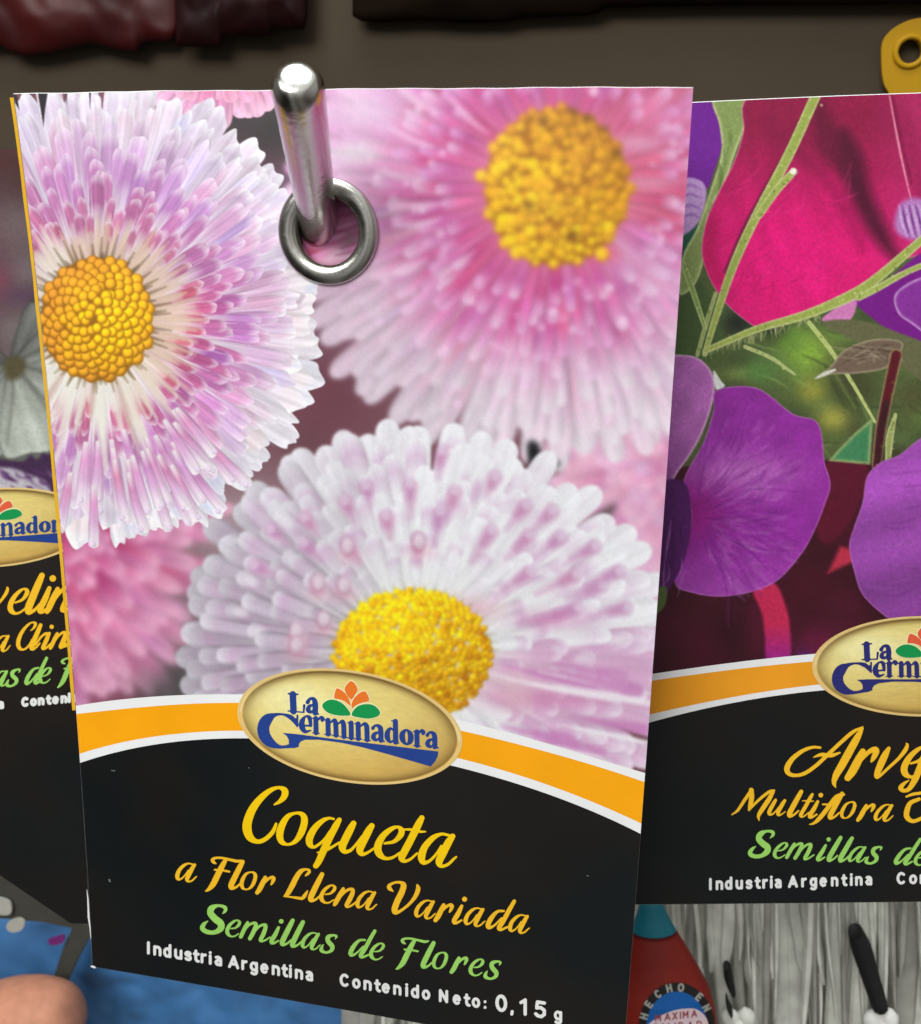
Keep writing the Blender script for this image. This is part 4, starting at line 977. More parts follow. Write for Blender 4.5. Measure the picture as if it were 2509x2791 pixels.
def badge(pk, cx, cy, sx_, sy_, slope, lift, blue, petal, step=1.5, xmin=None, xmax=None):
    def T(p):
        p = np.asarray(p, float); q = p.copy(); q[:, 0] = cx + sx_ * p[:, 0]; q[:, 1] = cy + sy_ * p[:, 1] + slope * sx_ * p[:, 0]
        if p.shape[1] > 2: q[:, 2] = p[:, 2] * (sx_ + sy_) / 2
        return q
    mp_ = pk.mp
    cut = None
    if xmin is not None: cut = lambda X, Y: xmin(Y) - X
    # face of the badge, printed with a gold blend that darkens to a brown line inside the rim
    rr = np.linspace(0, 1, 60); th = np.linspace(0, 2 * PI, 145)
    R, TH = np.meshgrid(rr, th, indexing='ij')
    bx, by = 306 * R * np.cos(TH), 152.5 * R * np.sin(TH)
    P = T(np.stack([bx.ravel(), by.ravel()], -1))
    gx = np.clip((bx + 306) / 612, 0, 1); gy = np.clip((by + 152) / 305, 0, 1)
    base = np.array([232, 212, 128.]) * np.ones((*R.shape, 3))
    k = np.exp(-(((bx + 150) / 130) ** 2 + ((by + 55) / 60) ** 2))[..., None]; base = base + (np.array([248, 240, 176]) - base) * k
    k = (np.clip((by + .25 * bx - 0) / 130, 0, 1) * .8)[..., None]; base = base + (np.array([206, 166, 84.]) - base) * k
    k = (np.clip((bx - 60) / 260, 0, 1) * .55)[..., None]; base = base + (np.array([196, 160, 88.]) - base) * k
    e = np.exp(-((1 - R) / .105) ** 2)
    k = (np.clip(e * (.5 + .5 * np.abs(np.sin(TH))) * 1.2, 0, 1) * np.clip(.95 - .2 * np.sin(TH), 0, 1))[..., None]
    base = base + (np.array([104, 76, 34.]) - base) * k
    rim = (R > .955)[..., None]
    rimc = np.where((np.sin(TH) < 0)[..., None], np.array([226, 196, 128.]), np.array([222, 184, 104.])) + 20 * np.cos(TH * 2)[..., None]
    base = np.where(rim, rimc, base)
    n = gblur(RNG.normal(size=(*R.shape, 1)), .7); base = base * (1 + .03 * n)
    xx, yy = P[:, 0], P[:, 1]
    F = grid_faces(60, 145)
    if xmin is not None:
        c = (xx < xmin(yy) + 0)
        ok = ~c[F].any(1); F = F[ok]
    V, F, C = drop_loose(mp_(xx, yy, lift), F, lin(base.reshape(-1, 3)) * GAIN)
    me = mesh_np('badge', V, F); set_col(me, C); B = link('badge', me, M['print'], pk.root)
    # rolled bright rim
    t = np.linspace(0, 2 * PI, 220); ring = np.stack([303.5 * np.cos(t), 150.5 * np.sin(t), np.full(220, 6.0)], -1)
    vec_obj('badge_rim', mp_, lift + 3e-5, M_rim, B, strokes=[T(ring)], step=step, cut=cut)
    # letters
    S = []
    def st(*pts): S.append(T(crom([(*zb(a, b), c / 2.6) for a, b, c in pts], 6)))
    def ln(*pts): S.append(T(np.array([(*zb(a, b), c / 2.6) for a, b, c in pts], float)))
    ln((513, 240, 46), (518, 360, 46)); ln((482, 236, 12), (548, 240, 12)); ln((480, 358, 10), (592, 368, 10)); ln((590, 366, 12), (594, 318, 18))
    st((618, 296, 30), (635, 272, 20), (662, 276, 30), (672, 310, 40), (672, 372, 38)); ln((672, 372, 30), (694, 380, 12)); st((664, 314, 12), (632, 324, 24), (622, 350, 34), (640, 366, 22), (664, 350, 12))
    st((575, 462, 14), (640, 462, 14)); st((640, 462, 22), (632, 408, 30), (604, 396, 14), (580, 430, 36), (578, 470, 42), (600, 504, 26), (640, 496, 10))

    def stem(x, y0, y1, w=36, top=True, bot=True):
        ln((x, y0, w), (x + 2, y1, w))
        if top: ln((x - 24, y0 - 2, 8), (x, y0 - 4, 14))
        if bot: ln((x - 24, y1 + 2, 8), (x + 26, y1 + 6, 8))
    def arch(x0, y0, x1, y1):
        st((x0 + 10, y0 + 22, 10), (x0 + 40, y0 + 2, 22), (x1 - 4, y0 + 16, 34), (x1, y0 + 40, 36), (x1 + 2, y1, 36)); ln((x1 - 22, y1 + 2, 8), (x1 + 26, y1 + 6, 8))
    stem(676, 412, 512); st((690, 424, 10), (712, 404, 22), (724, 414, 30), (722, 424, 24))
    stem(762, 424, 522); arch(766, 420, 818, 530); arch(822, 428, 874, 540)
    stem(926, 444, 548); stem(976, 450, 554); arch(980, 446, 1038, 562)
    st((1080, 480, 26), (1096, 462, 16), (1122, 466, 28), (1136, 490, 36), (1138, 566, 36)); ln((1138, 566, 24), (1162, 574, 10)); st((1130, 506, 12), (1094, 520, 26), (1084, 546, 34), (1104, 564, 20), (1130, 546, 12))
    ln((1240, 432, 36), (1242, 578, 38)); ln((1212, 428, 8), (1240, 430, 14)); ln((1242, 580, 20), (1264, 586, 8)); st((1232, 500, 12), (1204, 482, 18), (1184, 512, 36), (1184, 548, 38), (1204, 578, 18), (1234, 562, 12))
    st((1318, 492, 14), (1290, 520, 38), (1292, 562, 38), (1318, 594, 14), (1346, 570, 38), (1346, 524, 38), (1318, 492, 14))
    stem(1392, 506, 602); st((1404, 520, 10), (1424, 498, 22), (1438, 508, 30), (1436, 518, 24))
    st((1466, 530, 26), (1482, 510, 16), (1506, 516, 28), (1518, 540, 36), (1520, 612, 36)); ln((1520, 612, 24), (1544, 620, 10)); st((1512, 556, 12), (1478, 568, 26), (1468, 594, 34), (1488, 612, 20), (1512, 596, 12))
    # big initial with its long tail
    st((546, 470, 8), (530, 440, 24), (500, 404, 34), (440, 382, 16), (380, 388, 30), (330, 420, 76), (305, 470, 84), (312, 530, 84), (352, 582, 66), (410, 610, 30), (460, 612, 22), (520, 600, 40))
    ln((546, 390, 14), (544, 466, 14)); ln((530, 420, 24), (545, 455, 18))
    tail = [zb(*p) for p in [(440, 513), (540, 522), (800, 556), (1100, 592), (1400, 628), (1545, 645), (1540, 680), (1522, 716), (1490, 752), (1380, 720), (1200, 668), (1000, 614), (860, 584), (700, 562), (600, 562), (570, 574), (556, 592), (556, 612), (520, 622), (488, 618), (486, 590), (484, 560), (470, 535)]]
    if blue is M['blue_ink'] and sx_ > .9: pass
    vec_obj('badge_lettering', mp_, lift + 3e-5, blue, B, strokes=S, polys=[T(tail)], step=step, cut=cut)
    # tulip and leaves
    pet = [[(880, 205), (895, 172), (925, 146), (955, 168), (972, 208), (955, 240), (928, 276), (900, 248)],
           [(808, 268), (812, 225), (826, 198), (862, 214), (895, 246), (915, 285), (922, 322), (880, 290), (840, 274)],
           [(932, 338), (932, 300), (952, 262), (985, 232), (1020, 218), (1042, 240), (1052, 285), (1000, 300), (960, 318)]]
    lea = [[(722, 325), (738, 296), (780, 278), (830, 286), (880, 318), (922, 382), (870, 392), (800, 384), (750, 362)],
           [(930, 386), (960, 335), (1010, 312), (1070, 312), (1112, 336), (1132, 372), (1110, 398), (1050, 412), (980, 404)]]
    sm = lambda q: crom([(*p, 0) for p in q] + [(*q[0], 0)], 5)[:-1, :2]
    out = [T([(*zb(*p), 13 / 2.6) for p in np.vstack([sm(q), sm(q)[:1]])]) for q in pet + lea]
    vec_obj('tulip_outline', mp_, lift + 3e-5, M['cream_ink'], B, strokes=out, step=step, cut=cut)
    for q in pet: 
        try: vec_obj('tulip_petal', mp_, lift + 6e-5, petal, B, polys=[T([zb(*p) for p in sm(q)])], step=step, cut=cut)
        except Exception: pass
    for q in lea: 
        try: vec_obj('tulip_leaf', mp_, lift + 6e-5, M['leaf_ink'], B, polys=[T([zb(*p) for p in sm(q)])], step=step, cut=cut)
        except Exception: pass
    return B


M_rim = mat('gold_rim_print', (230, 200, 130), rough=.4, noise=.05, nscale=400)

# ------------------------------------------------------------------ setting: the board behind the rack
def box(name, x0, x1, y0, y1, z0, z1, mt, parent=None, bev=0.0):
    bm = bmesh.new(); bmesh.ops.create_cube(bm, size=1)
    for v in bm.verts: v.co = Vector(((x0 + x1) / 2 + v.co.x * (x1 - x0), (y0 + y1) / 2 + v.co.y * (y1 - y0), (z0 + z1) / 2 + v.co.z * (z1 - z0)))
    if bev: bmesh.ops.bevel(bm, geom=bm.edges[:], offset=bev, segments=2, affect='EDGES')
    me = bpy.data.meshes.new(name); bm.to_mesh(me); bm.free()
    return link(name, me, mt, parent)


WALL_Y = 0.135
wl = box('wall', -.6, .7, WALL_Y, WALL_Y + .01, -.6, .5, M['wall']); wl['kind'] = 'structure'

# ------------------------------------------------------------------ front packet: daisies
def xl_front(y):
    p = np.array([(30, 236), (37, 262), (64, 420), (82, 590), (97, 780), (118, 941), (137, 1149), (160, 1390), (174, 1550), (190, 1694), (209, 1911), (217, 2080), (224, 2160), (233, 2340), (242, 2516), (252, 2640), (256, 2700)], float)
    c = np.polyfit((p[:, 1] - 1400) / 1300, p[:, 0], 4); return np.polyval(c, (np.asarray(y, float) - 1400) / 1300)


def xr_front(y):
    p = np.array([(1889, 242), (1870, 494), (1858, 691), (1838, 988), (1823, 1196), (1799, 1517), (1774, 1888), (1758, 2106), (1746, 2273), (1728, 2498), (1721, 2583), (1707, 2772), (1699, 2885)], float)
    c = np.polyfit((p[:, 1] - 1400) / 1300, p[:, 0], 3); return np.polyval(c, (np.asarray(y, float) - 1400) / 1300)


_ft = curve([(20, 257), (37, 254), (445, 250), (700, 246), (885, 244), (1359, 241), (1880, 238), (1900, 238)], 2)
f_top = lambda x: _ft(x) + .9 * np.sin(np.asarray(x) * .011) + .6 * np.sin(np.asarray(x) * .037 + 1)
f_w1 = curve([(209, 1924), (355, 1902), (500, 1895), (656, 1895), (900, 1903), (1247, 1966), (1400, 1998), (1650, 2075), (1758, 2107)], 5)
f_o1 = curve([(208, 1946), (440, 1922), (649, 1918), (900, 1928), (1257, 1995), (1400, 2023), (1650, 2097), (1755, 2131)], 5)
f_o2 = curve([(216, 2055), (330, 2023), (484, 2001), (651, 1991), (900, 2005), (1252, 2068), (1400, 2108), (1650, 2201), (1748, 2245)], 5)
f_w2 = curve([(217, 2080), (330, 2046), (484, 2021), (672, 2014), (900, 2026), (1232, 2086), (1400, 2136), (1650, 2225), (1746, 2274)], 5)
f_bot = curve([(240, 2634), (252, 2637), (400, 2657), (500, 2674), (915, 2750), (1300, 2818), (1700, 2889)], 2)

def g_front(x, z):
    b = -0.0018 * np.sin(np.clip(x / .09, 0, 1) * PI) * np.sin(np.clip(-z / .14, 0, 1) * PI) ** .8      # a little fuller over the seeds
    b = b - .0007 * np.exp(-((x - .047) / .022) ** 2 - ((z + .105) / .016) ** 2)
    return b + .00006 * np.sin(x * 210 + z * 90) * np.sin(z * 170 - x * 60) + .00004 * np.sin(x * 520 + 1.7) * np.sin(z * 410)


mp_front = surf(g_front)
HOLE = (893, 631, 95, 97)
base = at(960, 2790, 0.0)
root = empty('seed_packet', base, 'seed packet with pink and white daisies hanging in front on the steel hook', 'seed packet', 'flower seed packets on the rack')
F_ = Packet(root, mp_front, xl_front, xr_front)
F_.envelope('paper_envelope', f_top, f_bot, .0011, M['paper'], HOLE, grow=.15, gtop=1.6)
daisy = daisy_art()
F_.picture('flower_picture', f_top, f_w1, daisy, 2.5e-5, 900, 860, HOLE)
F_.sheet('white_stripe', f_w1, f_o1, M['white_ink'], 2.5e-5)
F_.sheet('orange_band', f_o1, f_o2, M['orange_ink'], 2.5e-5)
F_.sheet('white_stripe', f_o2, f_w2, M['white_ink'], 2.5e-5)
F_.sheet('text_panel', f_w2, f_bot, M['black_ink'], 2.5e-5, 90, 40)
# folded yellow edge of the back sheet, showing along the left side
ys = np.linspace(266, 1936, 120); jitx = gblur(RNG.normal(size=(120, 1)), 2)[:, 0] * 1.2
xe = np.stack([xl_front(ys) - 10.5 + jitx, xl_front(ys) - 5, xl_front(ys) - 1.5], -1); ye = np.repeat(ys[:, None], 3, 1)
V = np.stack([mp_front(xe[:, 0], ys, -6e-4), mp_front(xe[:, 1], ys, -2e-4), mp_front(xe[:, 2], ys, 3.5e-5)], 1).reshape(-1, 3)
o = link('folded_edge', mesh_np('folded_edge', V, grid_faces(120, 3)), M['yellow_paper'], root); o['label'] = 'yellow folded paper edge'
badge(F_, 953, 1980, 1, 1, .13, 5e-5, M['blue_ink'], M['orange_petal'], step=1.3)
L1 = line([('C', 659)], 92, 700, 2300, .131)
L1 = []
for ch, X in [('C', 659), ('o', 751), ('q', 833)]: L1 += line([(ch, X)], 92, 700, 2300, .131)
for ch, X in [('u', 921), ('e', 1018), ('t', 1084), ('a', 1137)]: L1 += line([(ch, X)], 91, 937, 2328, .140)
vec_obj('title_lettering', mp_front, 5e-5, M['yellow_ink'], root, L1, step=1.3)
L2 = line([('a', 476), ('F', 558), ('l', 621), ('o', 652), ('r', 694), ('L', 771), ('l', 838), ('e', 869), ('n', 906), ('a', 967), ('V', 1055), ('a', 1127), ('r', 1180), ('i', 1230), ('a', 1262), ('d', 1322), ('a', 1383)], 51, 486, 2401, .1547)
vec_obj('variety_lettering', mp_front, 5e-5, M['amber_ink'], root, L2, step=1.2)
L3 = line([('S', 544), ('e', 613), ('m', 650), ('i', 733), ('l', 761), ('l', 789), ('a', 818), ('s', 870), ('d', 948), ('e', 1005), ('F', 1077), ('l', 1145), ('o', 1176), ('r', 1224), ('e', 1276), ('s', 1317)], 47, 583, 2547, .160)
vec_obj('kind_lettering', mp_front, 5e-5, M['green_ink'], root, L3, step=1.2)
T1 = sans([('I', 400), ('n', 417), ('d', 444), ('u', 474), ('s', 501), ('t', 525), ('r', 546), ('i', 568.5), ('a', 583), ('A', 621), ('r', 657), ('g', 680), ('e', 708.6), ('n', 740), ('t', 766), ('i', 787), ('n', 803), ('a', 831)], 36, 406, 2602, .1655, sxw=.98)
vec_obj('origin_lettering', mp_front, 5e-5, M['small_ink'], root, T1, step=1.1)
T2 = sans([('C', 925), ('o', 959), ('n', 990), ('t', 1019), ('e', 1039.6), ('n', 1071), ('i', 1104), ('d', 1119), ('o', 1149), ('N', 1195.5), ('e', 1233), ('t', 1263), ('o', 1285), (':', 1317.5), ('0', 1348, 1.32), (',', 1390, 1.2), ('1', 1415, 1.32), ('5', 1455, 1.32), ('g', 1509)], 36, 940, 2690, .160, sxw=.98)
vec_obj('content_lettering', mp_front, 5e-5, M['small_ink'], root, T2, step=1.1)
# rubbed-off white along the lower left edge and corner, specks of dust
o = vec_obj('worn_edge', mp_front, 5e-5, M['paper'], root, [np.array([(236, 2424, 1), (239, 2450, 3.5), (241, 2500, 5), (245, 2530, 3), (247, 2560, 1)], float)], step=1.0); o['label'] = 'rubbed white edge'
o = vec_obj('worn_corner', mp_front, 5e-5, M['paper'], root, [np.array([(249, 2634, 5), (256, 2636, 6), (261, 2638, 1)], float)], step=1.0); o['label'] = 'rubbed white corner'
for pts in ([(303, 2100, 2), (312, 2101, 3)], [(677, 2093, 2.6), (678, 2093, 2.6)], [(297, 2398, 5), (299, 2402, 5)], [(1598, 2386, 2.2), (1604, 2388, 2)], [(740, 2160, 1.6), (741, 2161, 1.6)]):
    vec_obj('scuff', mp_front, 5e-5, M['scuff_grey'], root, [np.array(pts, float)], step=1.0)

# metal eyelet
def tube_ring(name, R, r, rz, n, m, mt, parent, centre):
    t, p = np.meshgrid(np.linspace(0, 2 * PI, n, endpoint=False), np.linspace(0, 2 * PI, m, endpoint=False), indexing='ij')
    rr = R + r * np.cos(p); V = np.stack([centre[0] + rr * np.cos(t), centre[1] + rz * np.sin(p), centre[2] + rr * np.sin(t)], -1)
    i = np.arange(n * m).reshape(n, m); a, b = np.roll(i, -1, 0), np.roll(i, -1, 1); c = np.roll(a, -1, 1)
    return link(name, mesh_np(name, V.reshape(-1, 3), np.stack([i, a, c, b], -1).reshape(-1, 4)), mt, parent)


dep = np.linalg.norm(np.array(at(893, 632, 0)) - CAM) * 0.97
ec = Vector(mp_front(np.array([893.]), np.array([632.]), .0004)[0].tolist())
EK = np.linalg.norm(np.array(at(893, 632, 0)) - np.array(at(993, 632, 0))) / 100
tube_ring('eyelet', 110 * EK, 26 * EK, 16 * EK, 96, 32, M['nickel'], root, ec)

ey = bpy.data.objects['eyelet']
t = np.linspace(0, 2 * PI, 97)[:-1]; V = []
for rr_k, yy in ((98, .0003), (86, .0001), (85, .0006), (85, .0016)):
    V += [(ec.x + rr_k * EK * math.cos(a), ec.y + yy, ec.z + rr_k * EK * math.sin(a)) for a in t]
i = np.arange(4 * 96).reshape(4, 96); b = np.roll(i, -1, 1)
link('barrel', mesh_np('barrel', np.array(V), np.stack([i[:-1], b[:-1], b[1:], i[1:]], -1).reshape(-1, 4)), M['nickel'], ey)

# the next packet of the same sort, seen only through the eyelet
nb = empty('seed_packet', at(960, 2700, .002), 'seed packet of the same daisies directly behind, glimpsed through the metal eyelet', 'seed packet', 'flower seed packets on the rack')
mp_next = surf(lambda x, z: g_front(x, z) + .0017); N_ = Packet(nb, mp_next, lambda y: xl_front(y) + 60, lambda y: xr_front(y) - 60)
N_.envelope('paper_envelope', lambda x: f_top(x) + 70, lambda x: f_bot(x) - 90, .0011, M['paper'], grow=0, nu=40, nv=50)
glim = Art(760, 500, 1030, 780); glim.img[:] = (176, 100, 140)
for x, y, rx, ry, c in [(900, 560, 60, 30, (150, 80, 120)), (960, 600, 50, 40, (196, 110, 160)), (880, 700, 60, 22, (226, 196, 214)), (850, 690, 40, 20, (180, 70, 110)), (940, 690, 26, 14, (220, 200, 216)), (950, 660, 30, 30, (130, 90, 110))]: glim.blob(x, y, rx, ry, c)
for k in range(14):
    x, y = RNG.uniform(820, 960), RNG.uniform(560, 720); glim.stroke([(x, y, 4), (x + 30, y - 8, 12), (x + 60, y - 20, 4)], (222, 150, 196) if k % 2 else (150, 60, 110), soft=5, k=.6)
N_2 = Packet(nb, mp_next, lambda y: 770. + 0 * np.asarray(y), lambda y: 1020. + 0 * np.asarray(y))
N_2.picture('flower_picture', lambda x: 510. + 0 * x, lambda x: 770. + 0 * x, glim, 2.5e-5, 90, 90)

# ------------------------------------------------------------------ right packet: sweet peas
def g_right(x, z): return .015 + .22 * (x - .085) + 0 * z


mp_right = surf(g_right, 6)
rr_ = empty('seed_packet', Vector(mp_right(np.array([2120.]), np.array([2462.]))[0].tolist()), 'sweet pea seed packet with magenta and purple petals, behind the daisy packet on the right', 'seed packet', 'flower seed packets on the rack')
R_ = Packet(rr_, mp_right, lambda y: 1800. - (np.asarray(y, float) - 250) * .045, lambda y: 2900. - (np.asarray(y, float) - 250) * .02)
r_top = curve([(1700, 289), (1885, 281), (2200, 266), (2509, 253), (2900, 244)], 2)
r_w1 = curve([(1690, 1850), (1778, 1837), (2075, 1797), (2228, 1781), (2514, 1768), (2800, 1784), (2930, 1800)], 3)
r_o1 = curve([(1690, 1869), (1777, 1855), (2075, 1816), (2219, 1803), (2514, 1790), (2800, 1806), (2930, 1822)], 3)
r_o2 = curve([(1690, 1968), (1773, 1945), (1952, 1908), (2122, 1882), (2223, 1866), (2514, 1850), (2800, 1880), (2930, 1904)], 3)
r_w2 = curve([(1690, 1994), (1770, 1969), (1952, 1922), (2122, 1896), (2233, 1885), (2514, 1872), (2800, 1900), (2930, 1926)], 3)
r_bot = curve([(1690, 2466), (1777, 2465), (2100, 2462), (2509, 2458), (2900, 2452)], 2)
R_.envelope('paper_envelope', r_top, r_bot, .001, M['paper'], grow=.3, gtop=1.8)
R_.picture('flower_picture', r_top, r_w1, sweetpea_art(), 2.5e-5, 460, 640)
R_.sheet('white_stripe', r_w1, r_o1, M['white_ink'], 2.5e-5); R_.sheet('orange_band', r_o1, r_o2, M['dim_orange_ink'], 2.5e-5)
R_.sheet('white_stripe', r_o2, r_w2, M['white_ink'], 2.5e-5); R_.sheet('text_panel', r_w2, r_bot, M['black_ink'], 2.5e-5, 90, 30)
badge(R_, 2514.6, 1816, .985, .89, 0.0, 5e-5, M['deep_blue_ink'], M['red_petal'], step=1.6)
vec_obj('title_lettering', mp_right, 5e-5, M['amber_ink'], rr_, line([('A', 2136), ('r', 2300), ('v', 2381), ('e', 2452), ('j', 2447)], 82, 2300, 2122, -.004, slant=.52), step=1.5)
vec_obj('variety_lettering', mp_right, 5e-5, M['amber_ink'], rr_, line([('M', 1992), ('u', 2089), ('l', 2143), ('t', 2176), ('i', 2200), ('f', 2204), ('l', 2254), ('o', 2287), ('r', 2332), ('a', 2379), ('T', 2463)], 46, 2096, 2224, .05, slant=.52), step=1.3)
vec_obj('kind_lettering', mp_right, 5e-5, M['green_ink'], rr_, line([('S', 2036), ('e', 2104), ('m', 2138), ('i', 2222), ('l', 2251), ('l', 2282), ('a', 2308), ('s', 2355), ('d', 2434), ('e', 2488)], 43, 2068, 2338, .05, slant=.55), step=1.3)
vec_obj('origin_lettering', mp_right, 5e-5, M['small_ink'], rr_, sans([('I', 1932), ('n', 1950), ('d', 1975), ('u', 2004), ('s', 2031), ('t', 2056), ('r', 2077), ('i', 2098), ('a', 2110), ('A', 2147), ('r', 2183), ('g', 2206), ('e', 2233), ('n', 2264), ('t', 2292), ('i', 2316), ('n', 2330), ('a', 2357)], 34, 1932, 2427, -.031, sxw=.92), step=1.2)
vec_obj('content_lettering', mp_right, 5e-5, M['small_ink'], rr_, sans([('C', 2443), ('o', 2477), ('n', 2506)], 34, 2443, 2411, -.02), step=1.2)

# ------------------------------------------------------------------ left packet: carnations
mp_left = surf(lambda x, z: .0135 + .10 * (x - .0) + .00 * z, 6)
lr = empty('seed_packet', Vector(mp_left(np.array([0.]), np.array([2400.]))[0].tolist()), 'carnation seed packet with white petals, mostly hidden at the left behind the daisy packet', 'seed packet', 'flower seed packets on the rack')
L_ = Packet(lr, mp_left, lambda y: -420. + 0 * np.asarray(y, float), lambda y: 330. + 0 * np.asarray(y, float))
l_top = lambda x: 406. + .01 * np.asarray(x, float); l_mid = lambda x: 1452. - .07 * np.asarray(x, float)
l_bot = lambda x: np.minimum(2385. + .68 * np.asarray(x, float), 2516. + 0 * np.asarray(x, float))
L_.envelope('paper_envelope', l_top, l_bot, .001, M['black_ink'], grow=1.0)
L_.picture('flower_picture', l_top, l_mid, carnation_art(), 2.5e-5, 330, 520)
L_.sheet('text_panel', l_mid, l_bot, M['black_ink'], 2.5e-5, 90, 30)
badge(L_, -12, 1438, .865, .70, -.066, 5e-5, M['blue_ink'], M['red_petal'], step=1.5)
vec_obj('title_lettering', mp_left, 5e-5, M['amber_ink'], lr, line([('a', -140), ('v', -46), ('e', 20), ('l', 66), ('i', 100), ('n', 121), ('a', 190)], 66, 30, 1676, -.07, slant=.42), step=1.5)
vec_obj('variety_lettering', mp_left, 5e-5, M['amber_ink'], lr, line([('l', -60), ('a', -22), ('C', 43), ('h', 79), ('i', 112), ('n', 132), ('a', 168)], 43, 55, 1774, -.07, slant=.42), step=1.3)
vec_obj('kind_lettering', mp_left, 5e-5, M['green_ink'], lr, line([('a', -24), ('s', 14), ('d', 65), ('e', 104), ('F', 154), ('l', 205)], 41, 10, 1871, -.07, slant=.42), step=1.3)
vec_obj('content_lettering', mp_left, 5e-5, M['small_ink'], lr, sans([('n', -32), ('a', -8), ('C', 57), ('o', 81), ('n', 102), ('t', 124), ('e', 141), ('n', 164), ('i', 184), ('d', 196)], 28, 57, 1928, -.09, wt=.3, sxw=.9), step=1.2)

# ------------------------------------------------------------------ steel peg the packets hang on
pe = empty('display_hook', at(866, 600, WALL_Y), 'polished steel hook with a rounded tip passing through the metal eyelet', 'display hook')
tipw = CAM + ray(811, 236) * .1085; inw = mp_front(np.array([866.]), np.array([600.]), -.0012)[0]
ax = Vector((inw - tipw).tolist()).normalized(); tipv = Vector(tipw.tolist())
rad = .00302
prof = [(0.0, 0.0000), (.12, .000005), (.30, .00002), (.52, .00006), (.68, .0002), (.81, .0005), (.91, .0010), (.975, .0016), (1.0, .0024)]
end = (WALL_Y + .001 - tipv.y) / ax.y
prof += [(1.0, d) for d in np.linspace(.005, end, 24)]
u_ = ax.orthogonal().normalized(); v_ = ax.cross(u_)
n = 64; V = []; F = []
for k, (q, d) in enumerate(prof):
    for j in range(n):
        a = 2 * PI * j / n; V.append(tuple(tipv + ax * (d - .0016) + (u_ * math.cos(a) + v_ * math.sin(a)) * rad * max(q, .001) * (1 - .15 * min(1, d / .022))))
for k in range(len(prof) - 1):
    for j in range(n): F.append((k * n + j, k * n + (j + 1) % n, (k + 1) * n + (j + 1) % n, (k + 1) * n + j))
F.append(tuple(range(n)))
me = mesh_np('rod', np.array(V), F); link('rod', me, M['steel'], pe)
V = []; F = []                                   # round foot plate on the board
ft = tipv + ax * (end - .0016)
bm = bmesh.new(); bmesh.ops.create_cone(bm, cap_ends=True, segments=40, radius1=.009, radius2=.008, depth=.003)
for v in bm.verts: v.co = Vector((ft.x + v.co.x, WALL_Y - .0015 - v.co.z * 1.0, ft.z + v.co.y))
me = bpy.data.meshes.new('foot_plate'); bm.to_mesh(me); bm.free(); link('foot_plate', me, M['steel'], pe)
# ------------------------------------------------------------------ things behind and below
from mathutils import noise as mnoise


def crumple(name, top, bot, xa, xb, Y, amp, mt, nu=60, nv=40, thick=.004, parent=None, seed=0, fold=30.0):
    """a crumpled film bag: rectangle in the photo between curves, relief from creased noise, closed at the back"""
    u, v = np.meshgrid(np.linspace(0, 1, nu), np.linspace(0, 1, nv)); x = xa + u * (xb - xa)
    y = top(x) + v * (bot(x) - top(x)); V = flat(Y)(x, y)
    edge = np.minimum(np.minimum(u, 1 - u) * 6, np.minimum(v, 1 - v) * 6).clip(0, 1) ** .6
    h = np.zeros(u.shape)
    for j in range(nv):
        for i in range(nu):
            p = Vector((V[j, i, 0] * fold + seed, V[j, i, 2] * fold, seed * 3.1))
            h[j, i] = abs(mnoise.noise(p)) * 1.2 + .5 * abs(mnoise.noise(p * 2.3)) + .12 * mnoise.noise(p * 5)
    Fr = V.copy(); Fr[..., 1] -= (thick * .5 + amp * h) * edge
    Bk = V.copy(); Bk[..., 1] += thick * .5 * edge
    n = nu * nv; F = grid_faces(nv, nu); i = np.arange(n).reshape(nv, nu)
    ring = np.concatenate([i[0, :], i[1:, -1], i[-1, -2::-1], i[-2:0:-1, 0]]); nx = np.roll(ring, -1)
    Bk[..., 1] += 1e-4
    F = np.vstack([F, F[:, ::-1] + n, np.stack([ring, nx, nx + n, ring + n], -1)])
    return link(name, mesh_np(name, np.vstack([Fr.reshape(-1, 3), Bk.reshape(-1, 3)]), F), mt, parent)


def thing(o, label, cat, group=None):
    o['label'] = label; o['category'] = cat
    if group: o['group'] = group
    return o


ip = lambda *p: (lambda x: np.interp(x, [q[0] for q in p], [q[1] for q in p]))
# dark red bags hanging at the top left
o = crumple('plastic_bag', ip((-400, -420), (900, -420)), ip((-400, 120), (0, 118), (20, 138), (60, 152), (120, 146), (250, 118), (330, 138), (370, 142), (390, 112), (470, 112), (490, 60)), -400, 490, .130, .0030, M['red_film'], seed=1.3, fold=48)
thing(o, 'crumpled dark red plastic bag hanging at the upper left of the board', 'plastic bag', 'dark red plastic bags')
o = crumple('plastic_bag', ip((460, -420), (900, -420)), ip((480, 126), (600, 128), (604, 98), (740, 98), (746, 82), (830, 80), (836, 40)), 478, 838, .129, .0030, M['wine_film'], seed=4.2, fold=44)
thing(o, 'near-black wine red plastic bag just above the hook tip', 'plastic bag', 'dark red plastic bags')
# dark timber rail along the top
o = crumple('timber_rail', ip((0, -420), (3200, -420)), ip((960, 44), (985, 58), (1040, 60), (1140, 55), (1260, 62), (1380, 60), (1420, 50), (1600, 42), (1630, 36), (1650, 22), (1900, 16), (2200, 14), (3000, 8)), 960, 3000, .131, .0012, M['dark_wood'], 160, 30, .006, seed=9.1, fold=60)
thing(o, 'dark rough wooden rail running along the top of the board', 'rail')


